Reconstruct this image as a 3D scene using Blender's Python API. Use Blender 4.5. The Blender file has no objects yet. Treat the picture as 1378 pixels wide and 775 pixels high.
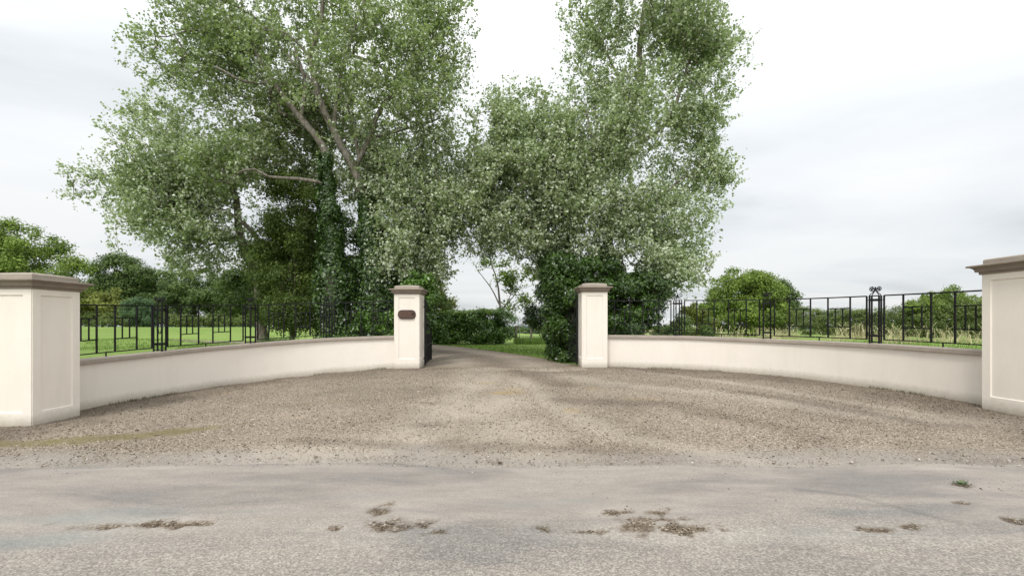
import bpy, bmesh, math, random
import numpy as np
from mathutils import Vector, Matrix
R = math.radians
rng = np.random.default_rng(11)
random.seed(5)
S = bpy.context.scene
COL = S.collection

# ------------------------------------------------------------------ camera
EYE = 1.6
FPX = 640.0                      # focal length in pixels of the 1378 px photograph
CX, HY = 689.0, 435.0            # principal column, horizon row
cd = bpy.data.cameras.new('camera'); cam = bpy.data.objects.new('camera', cd); COL.objects.link(cam)
cam.location = (0, 0, EYE); cam.rotation_euler = (R(90), 0, 0)
cd.sensor_width = 36; cd.lens = 36 * FPX / 1378; cd.shift_y = (HY - 387.5) / 1378
cd.clip_start = .1; cd.clip_end = 12000
S.camera = cam
S.render.resolution_x = 1024; S.render.resolution_y = 575

# ------------------------------------------------------------------ world, sun, exposure
SUN_EL, SUN_AZ = 52, 205         # behind the camera, slightly left (azimuth clockwise from +Y)
w = bpy.data.worlds.new('World'); S.world = w; w.use_nodes = True
wn, wl = w.node_tree.nodes, w.node_tree.links
wn.clear()
def W_(t, **k):
    n = wn.new(t)
    for a, b in k.items(): setattr(n, a, b)
    return n
sky = W_('ShaderNodeTexSky', sky_type='NISHITA', sun_disc=False, sun_elevation=R(SUN_EL), sun_rotation=R(SUN_AZ))
tc = W_('ShaderNodeTexCoord'); sep = W_('ShaderNodeSeparateXYZ'); wl.new(tc.outputs['Generated'], sep.inputs[0])
def wm(op, a, b=None, c=None, clamp=False):
    n = W_('ShaderNodeMath', operation=op, use_clamp=clamp)
    for i, v in enumerate((a, b, c)):
        if v is None: continue
        if isinstance(v, (int, float)): n.inputs[i].default_value = v
        else: wl.new(v, n.inputs[i])
    return n.outputs[0]
zz = wm('ADD', wm('MAXIMUM', sep.outputs['Z'], 0.0), 0.10)
cmb = W_('ShaderNodeCombineXYZ')
wl.new(wm('DIVIDE', sep.outputs['X'], zz), cmb.inputs[0]); wl.new(wm('DIVIDE', sep.outputs['Y'], zz), cmb.inputs[1])
mp = W_('ShaderNodeMapping'); mp.inputs['Scale'].default_value = (.42, .62, 1); mp.inputs['Rotation'].default_value = (0, 0, R(12))
mp.inputs['Location'].default_value = (3.1, 1.7, 0)
wl.new(cmb.outputs[0], mp.inputs[0])
nz = W_('ShaderNodeTexNoise'); nz.inputs['Scale'].default_value = 1.0; nz.inputs['Detail'].default_value = 7; nz.inputs['Roughness'].default_value = .5
nz.inputs['Distortion'].default_value = .35
wl.new(mp.outputs[0], nz.inputs['Vector'])
rp = W_('ShaderNodeValToRGB'); wl.new(nz.outputs['Fac'], rp.inputs[0])
e = rp.color_ramp.elements
e[0].position = .36; e[0].color = (5.05, 5.25, 5.42, 1)
e[1].position = .62; e[1].color = (6.7, 6.75, 6.77, 1)
m_ = rp.color_ramp.elements.new(.47); m_.color = (6.0, 6.2, 6.35, 1)
# overcast sky: brighter overhead and round the veiled sun behind the camera
el = wm('POWER', wm('MAXIMUM', sep.outputs['Z'], 0.0), 1.3)
back = wm('MULTIPLY', wm('MAXIMUM', wm('MULTIPLY', sep.outputs['Y'], -1.0), 0.0), 1.1)
gain = wm('ADD', wm('ADD', wm('MULTIPLY', el, 1.1), .95), back)
vs = W_('ShaderNodeVectorMath', operation='SCALE'); wl.new(rp.outputs[0], vs.inputs[0]); wl.new(gain, vs.inputs['Scale'])
mx = W_('ShaderNodeMix', data_type='RGBA'); mx.inputs['Factor'].default_value = .93
wl.new(sky.outputs[0], mx.inputs['A']); wl.new(vs.outputs[0], mx.inputs['B'])
bg = W_('ShaderNodeBackground'); bg.inputs['Strength'].default_value = .1
wl.new(mx.outputs['Result'], bg.inputs['Color'])
wo = W_('ShaderNodeOutputWorld'); wl.new(bg.outputs[0], wo.inputs['Surface'])

sl = bpy.data.lights.new('sun', 'SUN'); sl.energy = 1.5; sl.angle = R(14); sl.color = (1, .97, .92)
so = bpy.data.objects.new('sun', sl); COL.objects.link(so)
sd = Vector((math.sin(R(SUN_AZ)) * math.cos(R(SUN_EL)), math.cos(R(SUN_AZ)) * math.cos(R(SUN_EL)), math.sin(R(SUN_EL))))
so.rotation_euler = sd.to_track_quat('Z', 'Y').to_euler(); so.location = (0, -5, 20)
S.view_settings.view_transform = 'Standard'; S.view_settings.look = 'None'
S.view_settings.exposure = 0.45; S.view_settings.gamma = 1; S.view_settings.use_curve_mapping = False
S.render.engine = 'CYCLES'
S.cycles.max_bounces = 6; S.cycles.transparent_max_bounces = 8

# ------------------------------------------------------------------ helpers
def at(px, py, Y):               # a point seen in the photograph, at distance Y
    return np.array([(px - CX) / FPX * Y, Y, EYE + (HY - py) / FPX * Y])
def tag(o, label=None, cat=None, group=None, kind=None):
    if label: o['label'] = label
    if cat: o['category'] = cat
    if group: o['group'] = group
    if kind: o['kind'] = kind
    return o
def empty(name, loc, label, cat, group=None, rz=0):
    o = bpy.data.objects.new(name, None); COL.objects.link(o); o.location = loc; o.rotation_euler = (0, 0, rz)
    o.empty_display_size = .2
    return tag(o, label, cat, group)
def link(name, me, mat, parent=None, smooth=False):
    if mat: me.materials.append(mat)
    o = bpy.data.objects.new(name, me); COL.objects.link(o)
    if parent is not None:
        o.parent = parent
        o.matrix_parent_inverse = Matrix.Identity(4)
    if smooth: me.polygons.foreach_set('use_smooth', np.ones(len(me.polygons), bool))
    return o
def np_mesh(name, verts, faces):
    """faces: (n,k) array"""
    me = bpy.data.meshes.new(name)
    n, k = faces.shape
    me.vertices.add(len(verts)); me.vertices.foreach_set('co', np.ascontiguousarray(verts, np.float32).ravel())
    me.loops.add(n * k); me.loops.foreach_set('vertex_index', np.ascontiguousarray(faces, np.int32).ravel())
    me.polygons.add(n); me.polygons.foreach_set('loop_start', np.arange(0, n * k, k, dtype=np.int32))
    me.polygons.foreach_set('loop_total', np.full(n, k, np.int32))
    me.update(calc_edges=True)
    return me
class MB:
    """collects boxes, bars and tubes into one mesh"""
    def __init__(s): s.v = []; s.f = []
    def add(s, vs, fs):
        b = len(s.v); s.v += [tuple(v) for v in vs]; s.f += [[b + i for i in f] for f in fs]
    def box(s, c, d, rz=0, base=False):
        x, y, z = d[0] / 2, d[1] / 2, d[2] / 2
        cz = c[2] + (z if base else 0)
        ca, sa = math.cos(rz), math.sin(rz); vs = []
        for dz in (-z, z):
            for dx, dy in ((-x, -y), (x, -y), (x, y), (-x, y)):
                vs.append((c[0] + dx * ca - dy * sa, c[1] + dx * sa + dy * ca, cz + dz))
        s.add(vs, [(3, 2, 1, 0), (4, 5, 6, 7), (0, 1, 5, 4), (1, 2, 6, 5), (2, 3, 7, 6), (3, 0, 4, 7)])
    def bar(s, a, b, wd, up=(0, 0, 1), h=None):
        a, b = Vector(a), Vector(b); d = (b - a).normalized(); u = Vector(up)
        if abs(d.dot(u)) > .95: u = Vector((0, 1, 0)) if abs(d.y) < .9 else Vector((1, 0, 0))
        r = d.cross(u).normalized(); u = r.cross(d).normalized()
        hw = wd / 2; hh = (h or wd) / 2; vs = []
        for p in (a, b):
            for i, j in ((-1, -1), (1, -1), (1, 1), (-1, 1)): vs.append(p + r * hw * i + u * hh * j)
        s.add(vs, [(3, 2, 1, 0), (4, 5, 6, 7), (0, 1, 5, 4), (1, 2, 6, 5), (2, 3, 7, 6), (3, 0, 4, 7)])
    def tube(s, pts, rad, n=6):
        pts = [Vector(p) for p in pts]; rings = []
        if not hasattr(rad, '__len__'): rad = [rad] * len(pts)
        ref = Vector((.31, .77, .55)).normalized()
        b = len(s.v)
        for i, p in enumerate(pts):
            d = (pts[min(i + 1, len(pts) - 1)] - pts[max(i - 1, 0)]).normalized()
            u = (ref - d * ref.dot(d))
            if u.length < .05: ref = Vector((.9, -.1, .3)); u = ref - d * ref.dot(d)
            u.normalize(); ref = u; v = d.cross(u)
            for k in range(n):
                a = 2 * math.pi * k / n; s.v.append(tuple(p + (u * math.cos(a) + v * math.sin(a)) * rad[i]))
        for i in range(len(pts) - 1):
            for k in range(n):
                k2 = (k + 1) % n
                s.f.append([b + i * n + k, b + i * n + k2, b + (i + 1) * n + k2, b + (i + 1) * n + k])
        s.f.append([b + k for k in range(n)][::-1]); s.f.append([b + (len(pts) - 1) * n + k for k in range(n)])
    def ball(s, c, r, n=8, m=6, sz=1):
        b = len(s.v)
        for i in range(m + 1):
            t = math.pi * i / m
            for k in range(n):
                a = 2 * math.pi * k / n
                s.v.append((c[0] + r * math.sin(t) * math.cos(a), c[1] + r * math.sin(t) * math.sin(a), c[2] + r * sz * math.cos(t)))
        for i in range(m):
            for k in range(n):
                k2 = (k + 1) % n
                s.f.append([b + i * n + k, b + (i + 1) * n + k, b + (i + 1) * n + k2, b + i * n + k2])
    def build(s, name, mat, parent=None, smooth=False, bevel=0, off=None):
        me = bpy.data.meshes.new(name)
        v = s.v if off is None else [(a - off[0], b - off[1], c - off[2]) for a, b, c in s.v]
        me.from_pydata(v, [], s.f); me.update(); me.validate()
        o = link(name, me, mat, parent, smooth)
        if bevel:
            m = o.modifiers.new('bevel', 'BEVEL'); m.width = bevel; m.segments = 2; m.limit_method = 'ANGLE'; m.angle_limit = R(35)
        return o

# value noise in numpy
_perm = rng.random((64, 64, 64)).astype(np.float32)
def vnoise(p, scale=1.0):
    q = np.asarray(p, float) * scale + 100.37
    i = np.floor(q).astype(int); f = q - i; f = f * f * (3 - 2 * f); i %= 64; j = (i + 1) % 64
    x0, y0, z0 = i[:, 0], i[:, 1], i[:, 2]; x1, y1, z1 = j[:, 0], j[:, 1], j[:, 2]; fx, fy, fz = f.T
    c = lambda a, b, d: _perm[a, b, d]
    a = (c(x0, y0, z0) * (1 - fx) + c(x1, y0, z0) * fx) * (1 - fy) + (c(x0, y1, z0) * (1 - fx) + c(x1, y1, z0) * fx) * fy
    b = (c(x0, y0, z1) * (1 - fx) + c(x1, y0, z1) * fx) * (1 - fy) + (c(x0, y1, z1) * (1 - fx) + c(x1, y1, z1) * fx) * fy
    return a * (1 - fz) + b * fz
def fbm(x, y, scale, oct=4, z=0.0):
    p = np.stack([x, y, np.full_like(x, z)], 1); s = 0; a = .5; t = 0
    for k in range(oct):
        s = s + a * vnoise(p + 7.7 * k, scale * 2 ** k); t += a; a *= .55
    return s / t
def sstep(a, b, x):
    t = np.clip((x - a) / (b - a), 0, 1); return t * t * (3 - 2 * t)

# ------------------------------------------------------------------ materials
class Mat:
    def __init__(s, name, rough=.8, spec=.3):
        s.m = bpy.data.materials.new(name); s.m.use_nodes = True; s.n = s.m.node_tree.nodes; s.l = s.m.node_tree.links
        s.b = s.n['Principled BSDF']; s.b.inputs['Roughness'].default_value = rough
        s.b.inputs['Specular IOR Level'].default_value = spec
        s.tc = s.n.new('ShaderNodeTexCoord').outputs['Object']
    def put(s, v, sock):
        if isinstance(v, (int, float)): sock.default_value = v
        elif isinstance(v, (tuple, list)): sock.default_value = tuple(v) + (1,) if len(v) == 3 and sock.type == 'RGBA' else v
        else: s.l.new(v, sock)
    def math(s, op, a, b=0, c=None, clamp=False):
        n = s.n.new('ShaderNodeMath'); n.operation = op; n.use_clamp = clamp; s.put(a, n.inputs[0]); s.put(b, n.inputs[1])
        if c is not None: s.put(c, n.inputs[2])
        return n.outputs[0]
    def noise(s, scale, detail=4, rough=.55, vec=None, sc=None, dist=0):
        n = s.n.new('ShaderNodeTexNoise'); n.inputs['Scale'].default_value = scale; n.inputs['Detail'].default_value = detail
        n.inputs['Roughness'].default_value = rough; n.inputs['Distortion'].default_value = dist
        v = vec or s.tc
        if sc:
            mm = s.n.new('ShaderNodeMapping'); mm.inputs['Scale'].default_value = sc; s.l.new(v, mm.inputs[0]); v = mm.outputs[0]
        s.l.new(v, n.inputs['Vector']); return n.outputs['Fac']
    def vor(s, scale, feature='F1', out='Distance', rnd=1, vec=None):
        n = s.n.new('ShaderNodeTexVoronoi'); n.feature = feature; n.inputs['Scale'].default_value = scale
        n.inputs['Randomness'].default_value = rnd
        s.l.new(vec or s.tc, n.inputs['Vector']); return n.outputs[out]
    def ramp(s, f, *st):
        n = s.n.new('ShaderNodeValToRGB'); s.l.new(f, n.inputs[0]); el = n.color_ramp.elements
        while len(el) < len(st): el.new(.5)
        for e_, (p, c) in zip(el, st):
            e_.position = p; e_.color = (c, c, c, 1) if isinstance(c, (int, float)) else tuple(c) + (1,)
        return n.outputs['Color']
    def mix(s, f, a, b, blend='MIX'):
        n = s.n.new('ShaderNodeMix'); n.data_type = 'RGBA'; n.blend_type = blend
        s.put(f, n.inputs['Factor']); s.put(a, n.inputs['A']); s.put(b, n.inputs['B']); return n.outputs['Result']
    def attr(s, name):
        n = s.n.new('ShaderNodeAttribute'); n.attribute_name = name; return n.outputs['Fac']
    def sepx(s, v):
        n = s.n.new('ShaderNodeSeparateColor'); s.l.new(v, n.inputs[0]); return n.outputs
    def col(s, c): s.put(c, s.b.inputs['Base Color'])
    def rough(s, c): s.put(c, s.b.inputs['Roughness'])
    def bump(s, h, strength=.5, dist=.01):
        n = s.n.new('ShaderNodeBump'); n.inputs['Strength'].default_value = strength; n.inputs['Distance'].default_value = dist
        s.put(h, n.inputs['Height']); s.l.new(n.outputs[0], s.b.inputs['Normal']); return n

def mat_render(name, c, grime_shade=True):
    m = Mat(name, .85, .2)
    n1 = m.noise(2.2, 5, .6); n2 = m.noise(14, 5, .65); n3 = m.noise(55, 3, .6)
    c1 = m.mix(m.ramp(n1, (.3, 0.0), (.75, 1.0)), tuple(x * .955 for x in c), c)
    streak = m.noise(3.0, 5, .6, sc=(1.6, 1.6, .3), dist=.4)
    c2 = m.mix(m.math('MULTIPLY', m.ramp(streak, (.50, 0.0), (.75, 1.0)), .16), c1, (c[0] * .72, c[1] * .71, c[2] * .66))
    if grime_shade:                     # splash dirt with contact shade painted into it along the foot, flaked spots
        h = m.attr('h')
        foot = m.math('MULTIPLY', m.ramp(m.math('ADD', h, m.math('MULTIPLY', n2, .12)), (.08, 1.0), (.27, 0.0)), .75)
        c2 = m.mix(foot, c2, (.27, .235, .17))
        ch = m.ramp(m.noise(7.5, 6, .75), (.70, 0.0), (.735, 1.0))
        c2 = m.mix(m.math('MULTIPLY', ch, .18), c2, (.46, .42, .36))
    m.col(c2)
    m.bump(m.math('ADD', m.math('MULTIPLY', n2, .8), m.math('MULTIPLY', n3, .35)), .35, .008)
    return m.m
CREAM = (.765, .70, .62)
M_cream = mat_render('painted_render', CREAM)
def mat_cap(name, c):
    m = Mat(name, .8, .25)
    n1 = m.noise(5, 5, .65); n2 = m.noise(40, 4, .6)
    a = m.mix(m.ramp(n1, (.35, 0.0), (.7, 1.0)), tuple(x * .82 for x in c), c)
    a = m.mix(m.math('MULTIPLY', m.ramp(m.noise(11, 6, .75), (.6, 0.0), (.7, 1.0)), .35), a, (.42, .39, .34))
    m.col(a); m.bump(n2, .4, .006); return m.m
M_cap = mat_cap('taupe_masonry_paint', (.25, .207, .166))
M_cop = mat_cap('coping_paint', (.37, .317, .265))
m = Mat('black_iron', .55, .25); n = m.noise(30, 4)
m.col(m.mix(m.ramp(n, (.55, 0.0), (.75, 1.0)), (.006, .006, .0065), (.016, .013, .011))); m.bump(n, .2, .003); M_iron = m.m
m = Mat('galvanised_steel', .5, .5); n = m.noise(18, 4); m.col(m.mix(n, (.16, .17, .17), (.26, .27, .27))); M_galv = m.m
m = Mat('weathered_post', .9, .2); n = m.noise(6, 5, sc=(8, 8, 1)); m.col(m.mix(n, (.10, .085, .065), (.22, .19, .15))); m.bump(n, .5, .01); M_post = m.m
m = Mat('rusty_slate_plaque', .6, .35); n = m.noise(14, 5, .6, sc=(1, 1, 4))
m.col(m.mix(m.ramp(n, (.35, 0.0), (.7, 1.0)), (.06, .034, .025), (.115, .06, .042))); m.bump(n, .3, .004); M_plaque = m.m
m = Mat('plaque_edge', .7, .3); m.col(m.mix(m.noise(20), (.018, .011, .008), (.04, .026, .016))); M_pedge = m.m
m = Mat('plaque_relief', .7, .3); m.col(m.mix(m.noise(30), (.012, .006, .006), (.03, .012, .01))); M_relief = m.m
m = Mat('plaque_lettering', .7, .3); m.col(m.mix(m.noise(60), (.11, .055, .042), (.17, .10, .085))); M_letter = m.m

def mat_bark(name, a, b, c):
    m = Mat(name, .9, .2)
    n1 = m.noise(4, 6, .65, sc=(2.5, 2.5, .7)); n2 = m.noise(1.3, 3); n3 = m.noise(22, 5, .7, sc=(1, 1, .4))
    k = m.mix(m.ramp(n1, (.38, 0.0), (.62, 1.0)), a, b)
    k = m.mix(m.ramp(n2, (.5, 0.0), (.75, .8)), k, c)
    m.col(k); m.bump(m.math('ADD', n1, m.math('MULTIPLY', n3, .5)), .7, .03); return m.m
M_bark = mat_bark('poplar_bark', (.085, .068, .055), (.25, .225, .19), (.14, .12, .10))
M_bark_dark = mat_bark('rough_bark', (.055, .042, .03), (.14, .11, .08), (.11, .10, .07))
M_bark_mid = mat_bark('grey_bark', (.11, .09, .07), (.27, .24, .195), (.2, .18, .14))
M_twig = mat_bark('dead_twigs', (.11, .075, .05), (.26, .19, .13), (.3, .24, .18))

def mat_leaf(name, dark, light, pale=None, back=None, rough=.5, spec=.35, trans=.35, tcol=None, palef=.0):
    """leaf colour varies leaf by leaf (attribute 'tint') and bough by bough; the underside may be paler"""
    m = Mat(name, rough, spec)
    t = m.attr('tint')
    c = m.mix(t, dark, light)
    n = m.noise(.55, 3)
    c = m.mix(m.math('MULTIPLY', m.ramp(n, (.35, 0.0), (.7, 1.0)), .35), c, tuple(x * .62 for x in dark))
    if back:
        g = m.n.new('ShaderNodeNewGeometry')
        bc = m.mix(t, tuple(x * .6 for x in back), back)
        c = m.mix(g.outputs['Backfacing'], c, bc)
    m.col(c)
    tr = m.n.new('ShaderNodeBsdfTranslucent'); m.put(m.mix(t, tuple(x * 1.2 for x in (tcol or dark)), tuple(x * 1.5 for x in (tcol or light))), tr.inputs['Color'])
    ms = m.n.new('ShaderNodeMixShader'); ms.inputs[0].default_value = trans
    m.l.new(m.b.outputs[0], ms.inputs[1]); m.l.new(tr.outputs[0], ms.inputs[2])
    m.l.new(ms.outputs[0], m.n['Material Output'].inputs['Surface'])
    return m.m
M_poplar = mat_leaf('white_poplar_leaf', (.07, .108, .03), (.36, .42, .18), back=(.54, .58, .43), trans=.36, tcol=(.28, .38, .11), rough=.45, spec=.4)
M_poplar2 = mat_leaf('grey_poplar_leaf', (.08, .125, .042), (.45, .51, .28), back=(.70, .74, .57), trans=.36, tcol=(.32, .42, .15), rough=.45, spec=.4)
M_ivy = mat_leaf('ivy_leaf', (.018, .040, .008), (.08, .145, .028), rough=.35, spec=.5, trans=.12)
M_elder = mat_leaf('elder_leaf', (.035, .062, .012), (.13, .185, .03), rough=.55, trans=.35)
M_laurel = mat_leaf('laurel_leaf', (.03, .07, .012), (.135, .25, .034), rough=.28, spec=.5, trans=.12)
M_laurel_dark = mat_leaf('laurel_leaf_painted_shade', (.016, .037, .007), (.08, .15, .022), rough=.3, spec=.5, trans=.08)  # darker copy of the laurel, shade of the tree bases painted into the leaf
M_laurel_new = mat_leaf('laurel_new_growth', (.10, .18, .02), (.24, .36, .05), rough=.3, spec=.5, trans=.3)
M_oak = mat_leaf('deep_green_leaf', (.04, .078, .018), (.145, .21, .05), rough=.6, trans=.2)
M_ash = mat_leaf('fresh_green_leaf', (.08, .14, .02), (.26, .35, .06), rough=.6, trans=.25)
M_olive = mat_leaf('yellow_green_leaf', (.12, .16, .03), (.33, .36, .08), rough=.6, trans=.25)
M_blueg = mat_leaf('bluish_leaf', (.045, .095, .04), (.13, .21, .085), rough=.6, trans=.2)
M_hedge = mat_leaf('hawthorn_leaf', (.07, .115, .028), (.24, .30, .085), rough=.6, trans=.2)
M_grass = mat_leaf('grass_blade', (.08, .15, .025), (.22, .33, .06), rough=.6, trans=.3)
M_straw = mat_leaf('dry_grass', (.34, .31, .16), (.66, .60, .38), rough=.7, trans=.3)
M_moss = mat_leaf('mossy_weed', (.06, .065, .02), (.14, .14, .045), rough=.8, trans=.15)
M_weed = mat_leaf('weed_leaf', (.05, .10, .03), (.14, .22, .06), rough=.6, trans=.3)

# ------------------------------------------------------------------ terrain height
_cp = np.array([  # x, y, z of the bare ground
    (-7.4, 7.3, 0), (-8.2, 7.0, 0), (-7.7, 10.3, .02), (-6.9, 12.3, .05), (-6.0, 13.0, .11), (-4.8, 13.4, .20), (-3.3, 13.5, .29),
    (-2.6, 13.5, .30), (0, 13.5, .31), (2.3, 13.5, .33), (4.5, 13, .31), (6.2, 11.6, .28), (7.5, 9.9, .25), (7.6, 7.6, .24), (8.5, 7, .24),
    (0, 10, .18), (-4, 9, .05), (4, 9, .20), (0, 7, .08), (4, 7, .14), (-4, 7, .02), (0, 5.2, .0), (3, 5.2, .0), (6, 5.2, .01), (-6, 5.2, 0), (10, 5.2, .01), (-10, 5.2, 0),
    (0, 3, .01), (6, 3, .02), (-6, 3, .02), (0, 0, .01), (12, 2, .02), (-12, 2, 0), (0, -5, 0), (20, -3, 0), (-20, -3, 0),
    (0, 17, .33), (0, 21, .33), (0, 27, .35), (-6, 28, .35), (6, 28, .35), (-12, 14, .35), (-14, 22, .5), (12, 14, .42), (14, 22, .45),
    (-25, 28, .62), (25, 28, .45), (-45, 55, 1.15), (-70, 70, 1.3), (-30, 62, 1.15), (40, 50, .55), (25, 48, .45), (60, 45, .5), (0, 45, .15),
    (8, 60, -.2), (0, 90, -1.2), (30, 100, -1.0), (-20, 95, .2)])
def gz(x, y):
    x = np.atleast_1d(np.asarray(x, float)); y = np.atleast_1d(np.asarray(y, float))
    num = np.zeros_like(x); den = np.zeros_like(x)
    for a, b, c in _cp:
        d2 = (x - a) ** 2 + (y - b) ** 2 + .35
        wt = d2 ** -1.7; num += wt * c; den += wt
    z = num / den
    r = np.hypot(x, y)
    far = -2.0 - (r - 130) * .022
    far = np.where(r > 1400, -30.0, far)
    t = sstep(75, 170, r)
    return z * (1 - t) + far * t
def gz1(x, y): return float(gz(x, y)[0])

ROAD_Y = 5.28
def road_edge(x): return ROAD_Y + .05 * np.sin(x * .7) + .05 * (vnoise(np.stack([x, x * 0, x * 0], 1), 1.3) - .5)
def grid(xs, ys):
    X, Y = np.meshgrid(xs, ys); n, m_ = len(ys), len(xs)
    idx = np.arange(n * m_).reshape(n, m_)
    f = np.stack([idx[:-1, :-1], idx[:-1, 1:], idx[1:, 1:], idx[1:, :-1]], -1).reshape(-1, 4)
    return X.ravel(), Y.ravel(), f
def fattr(me, name, vals, dom='POINT'):
    a = me.attributes.new(name, 'FLOAT', dom); a.data.foreach_set('value', np.ascontiguousarray(vals, np.float32))

# the drive beyond the gate: right and left edges
def drive_l(y): return np.interp(y, [13, 15, 18, 22, 26, 29], [-2.75, -2.9, -3.6, -6.5, -12, -22])
def drive_r(y): return np.interp(y, [13, 14.9, 17, 19, 21, 23.4, 25.2, 27.6, 29], [2.0, 1.62, 1.15, .33, -.6, -1.8, -2.7, -4.6, -9])

# wall lines
def wall_path(cx, cy, a, b, n, side, N=160):
    th = np.linspace(0, math.pi / 2, 600)
    x = cx + side * a * np.cos(th) ** (2 / n); y = cy + b * np.sin(th) ** (2 / n)
    s = np.concatenate([[0], np.cumsum(np.hypot(np.diff(x), np.diff(y)))])
    q = np.linspace(0, s[-1], N)
    return np.interp(q, s, x), np.interp(q, s, y), q
LP = wall_path(-3.20, 8.0, 4.62, 5.64, 2.5, -1)
RP = wall_path(2.55, 7.3, 5.25, 6.34, 2.3, 1)
LCOP = lambda t: np.interp(t, [0, .25, .5, .75, 1], [.93, .985, 1.07, 1.185, 1.255])
RCOP = lambda t: np.interp(t, [0, .25, .5, .75, 1], [1.15, 1.18, 1.20, 1.25, 1.265])
def inside(x, y, grow=0.0):       # 1 inside the forecourt, bounded by the two walls
    a = np.where(x < 0, (-3.2 - x) / 4.62, (x - 2.55) / 5.25); a = np.clip(a, 0, None)
    cy = np.where(x < 0, 8.0, 7.3); b = np.where(x < 0, 5.64, 6.34); n = np.where(x < 0, 2.5, 2.3)
    bb = np.clip((y - cy) / b, 0, None)
    return (a ** n + bb ** n) < (1 + grow)

# ---- ground sheet
def warp(n, near, far, p):        # dense near 0, reaching far
    t = np.linspace(-1, 1, n); return np.sign(t) * (near * np.abs(t) + (far - near) * np.abs(t) ** p)
gx = warp(260, 30, 5000, 6); gy = np.concatenate([np.linspace(-300, -12, 14), np.linspace(-10, 40, 150), 40 + (np.linspace(0, 1, 110)[1:] ** 3.2) * 5200])
X, Y, F = grid(gx, gy)
Z = gz(X, Y)
lowm = (Y < ROAD_Y + .4) & (Y > -1.5)
cov = lowm | (inside(X, Y, .02) & (Y < 13.8)) | ((Y > 13) & (Y < 29) & (X > drive_l(Y)) & (X < drive_r(Y)))
near_cov = lowm | (inside(X, Y, -.0) & (Y < 13.8) & (np.abs(X) < 9)) | ((Y > 13) & (Y < 29) & (X > drive_l(Y)) & (X < drive_r(Y)))
Z = np.where(near_cov, Z - .10, Z)
Z += np.where(np.hypot(X, Y) > 14, (vnoise(np.stack([X, Y, X * 0], 1), .5) - .5) * .06, 0)
me = np_mesh('ground', np.stack([X, Y, Z], 1), F)
m = Mat('pasture_grass', .9, .15)
n1 = m.noise(.12, 5, .6); n2 = m.noise(1.1, 6, .7); n3 = m.noise(14, 6, .8); n4 = m.noise(.02, 4, .6)
c = m.mix(m.ramp(n2, (.35, 0.0), (.68, 1.0)), (.12, .205, .036), (.225, .33, .07))
c = m.mix(m.ramp(n3, (.42, 0.0), (.66, 1.0)), c, (.27, .36, .10))
c = m.mix(m.math('MULTIPLY', m.ramp(n1, (.5, 0.0), (.72, 1.0)), .6), c, (.30, .31, .11))
c = m.mix(m.math('MULTIPLY', m.ramp(n4, (.45, 0.0), (.6, 1.0)), .6), c, (.12, .19, .045))
m.col(c); m.bump(n3, 1.0, .06); M_field = m.m
o = link('ground', me, M_field, smooth=True); tag(o, kind='structure')

# ---- gravel driveway and forecourt
def P(px, py):                    # photograph pixel on the ground -> x, y
    Yd = 10.0
    for _ in range(12):
        x = (px - CX) / FPX * Yd; Yd = FPX * (EYE - gz1(x, Yd)) / (py - HY)
    return (px - CX) / FPX * Yd, Yd
def blob(X, Y, cx, cy, rx, ry, rot=0, nz_=.45, sc=3.0, soft=.35):
    c, s = math.cos(rot), math.sin(rot); dx = X - cx; dy = Y - cy
    u = (dx * c + dy * s) / rx; v = (-dx * s + dy * c) / ry
    d = np.sqrt(u * u + v * v) + (fbm(X, Y, sc, 4, cx) - .5) * 2 * nz_
    return 1 - sstep(1 - soft, 1 + soft * .3, d)
def line_mask(X, Y, pts, wd, nz_=.3, sc=1.5, soft=.6):
    d = np.full_like(X, 99.)
    for (x0, y0), (x1, y1) in zip(pts[:-1], pts[1:]):
        L2 = (x1 - x0) ** 2 + (y1 - y0) ** 2; t = np.clip(((X - x0) * (x1 - x0) + (Y - y0) * (y1 - y0)) / L2, 0, 1)
        d = np.minimum(d, np.hypot(X - x0 - t * (x1 - x0), Y - y0 - t * (y1 - y0)))
    d = d / wd + (fbm(X, Y, sc, 4, 3.3) - .5) * 2 * nz_
    return 1 - sstep(1 - soft, 1 + soft * .3, d)
X, Y, F = grid(np.arange(-9.4, 9.41, .045), np.arange(4.95, 14.2, .045))
keepv = inside(X, Y, .06) & (Y > 4.9)
def gravel_relief(X, Y):
    z = (fbm(X, Y, .9, 4, 1.) - .5) * .05 + (fbm(X, Y, 7, 3, 2.) - .5) * .012
    return z
trk1 = [P(0, 612), P(180, 596), P(330, 580)]
Zg = gz(X, Y) + .03 + gravel_relief(X, Y) * sstep(5.2, 6.2, Y)
Zg -= .055 * (1 - sstep(5.02, 5.62, Y + (fbm(X, Y, 1.1, 5, 14.) - .5) * .75))
# attributes: lightness of worn tracks, dark coarse loose gravel, moss, orange fines
worn = np.zeros_like(X)
for pts, wd in (([(-.9, 18), (-.9, 13.5), P(640, 520), P(560, 600), P(300, 625)], .75), ([(.7, 18), (.7, 13.2), P(800, 515), P(950, 530), P(1160, 560), P(1378, 585)], .45),
                ([P(700, 512), P(740, 545), P(830, 590), P(1000, 622)], .35), ([P(690, 525), P(650, 560), P(690, 620)], .9), ([P(850, 500), P(1010, 520), P(1250, 560)], .22)):
    worn = np.maximum(worn, line_mask(X, Y, pts, wd, .35, .8, .9))
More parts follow.
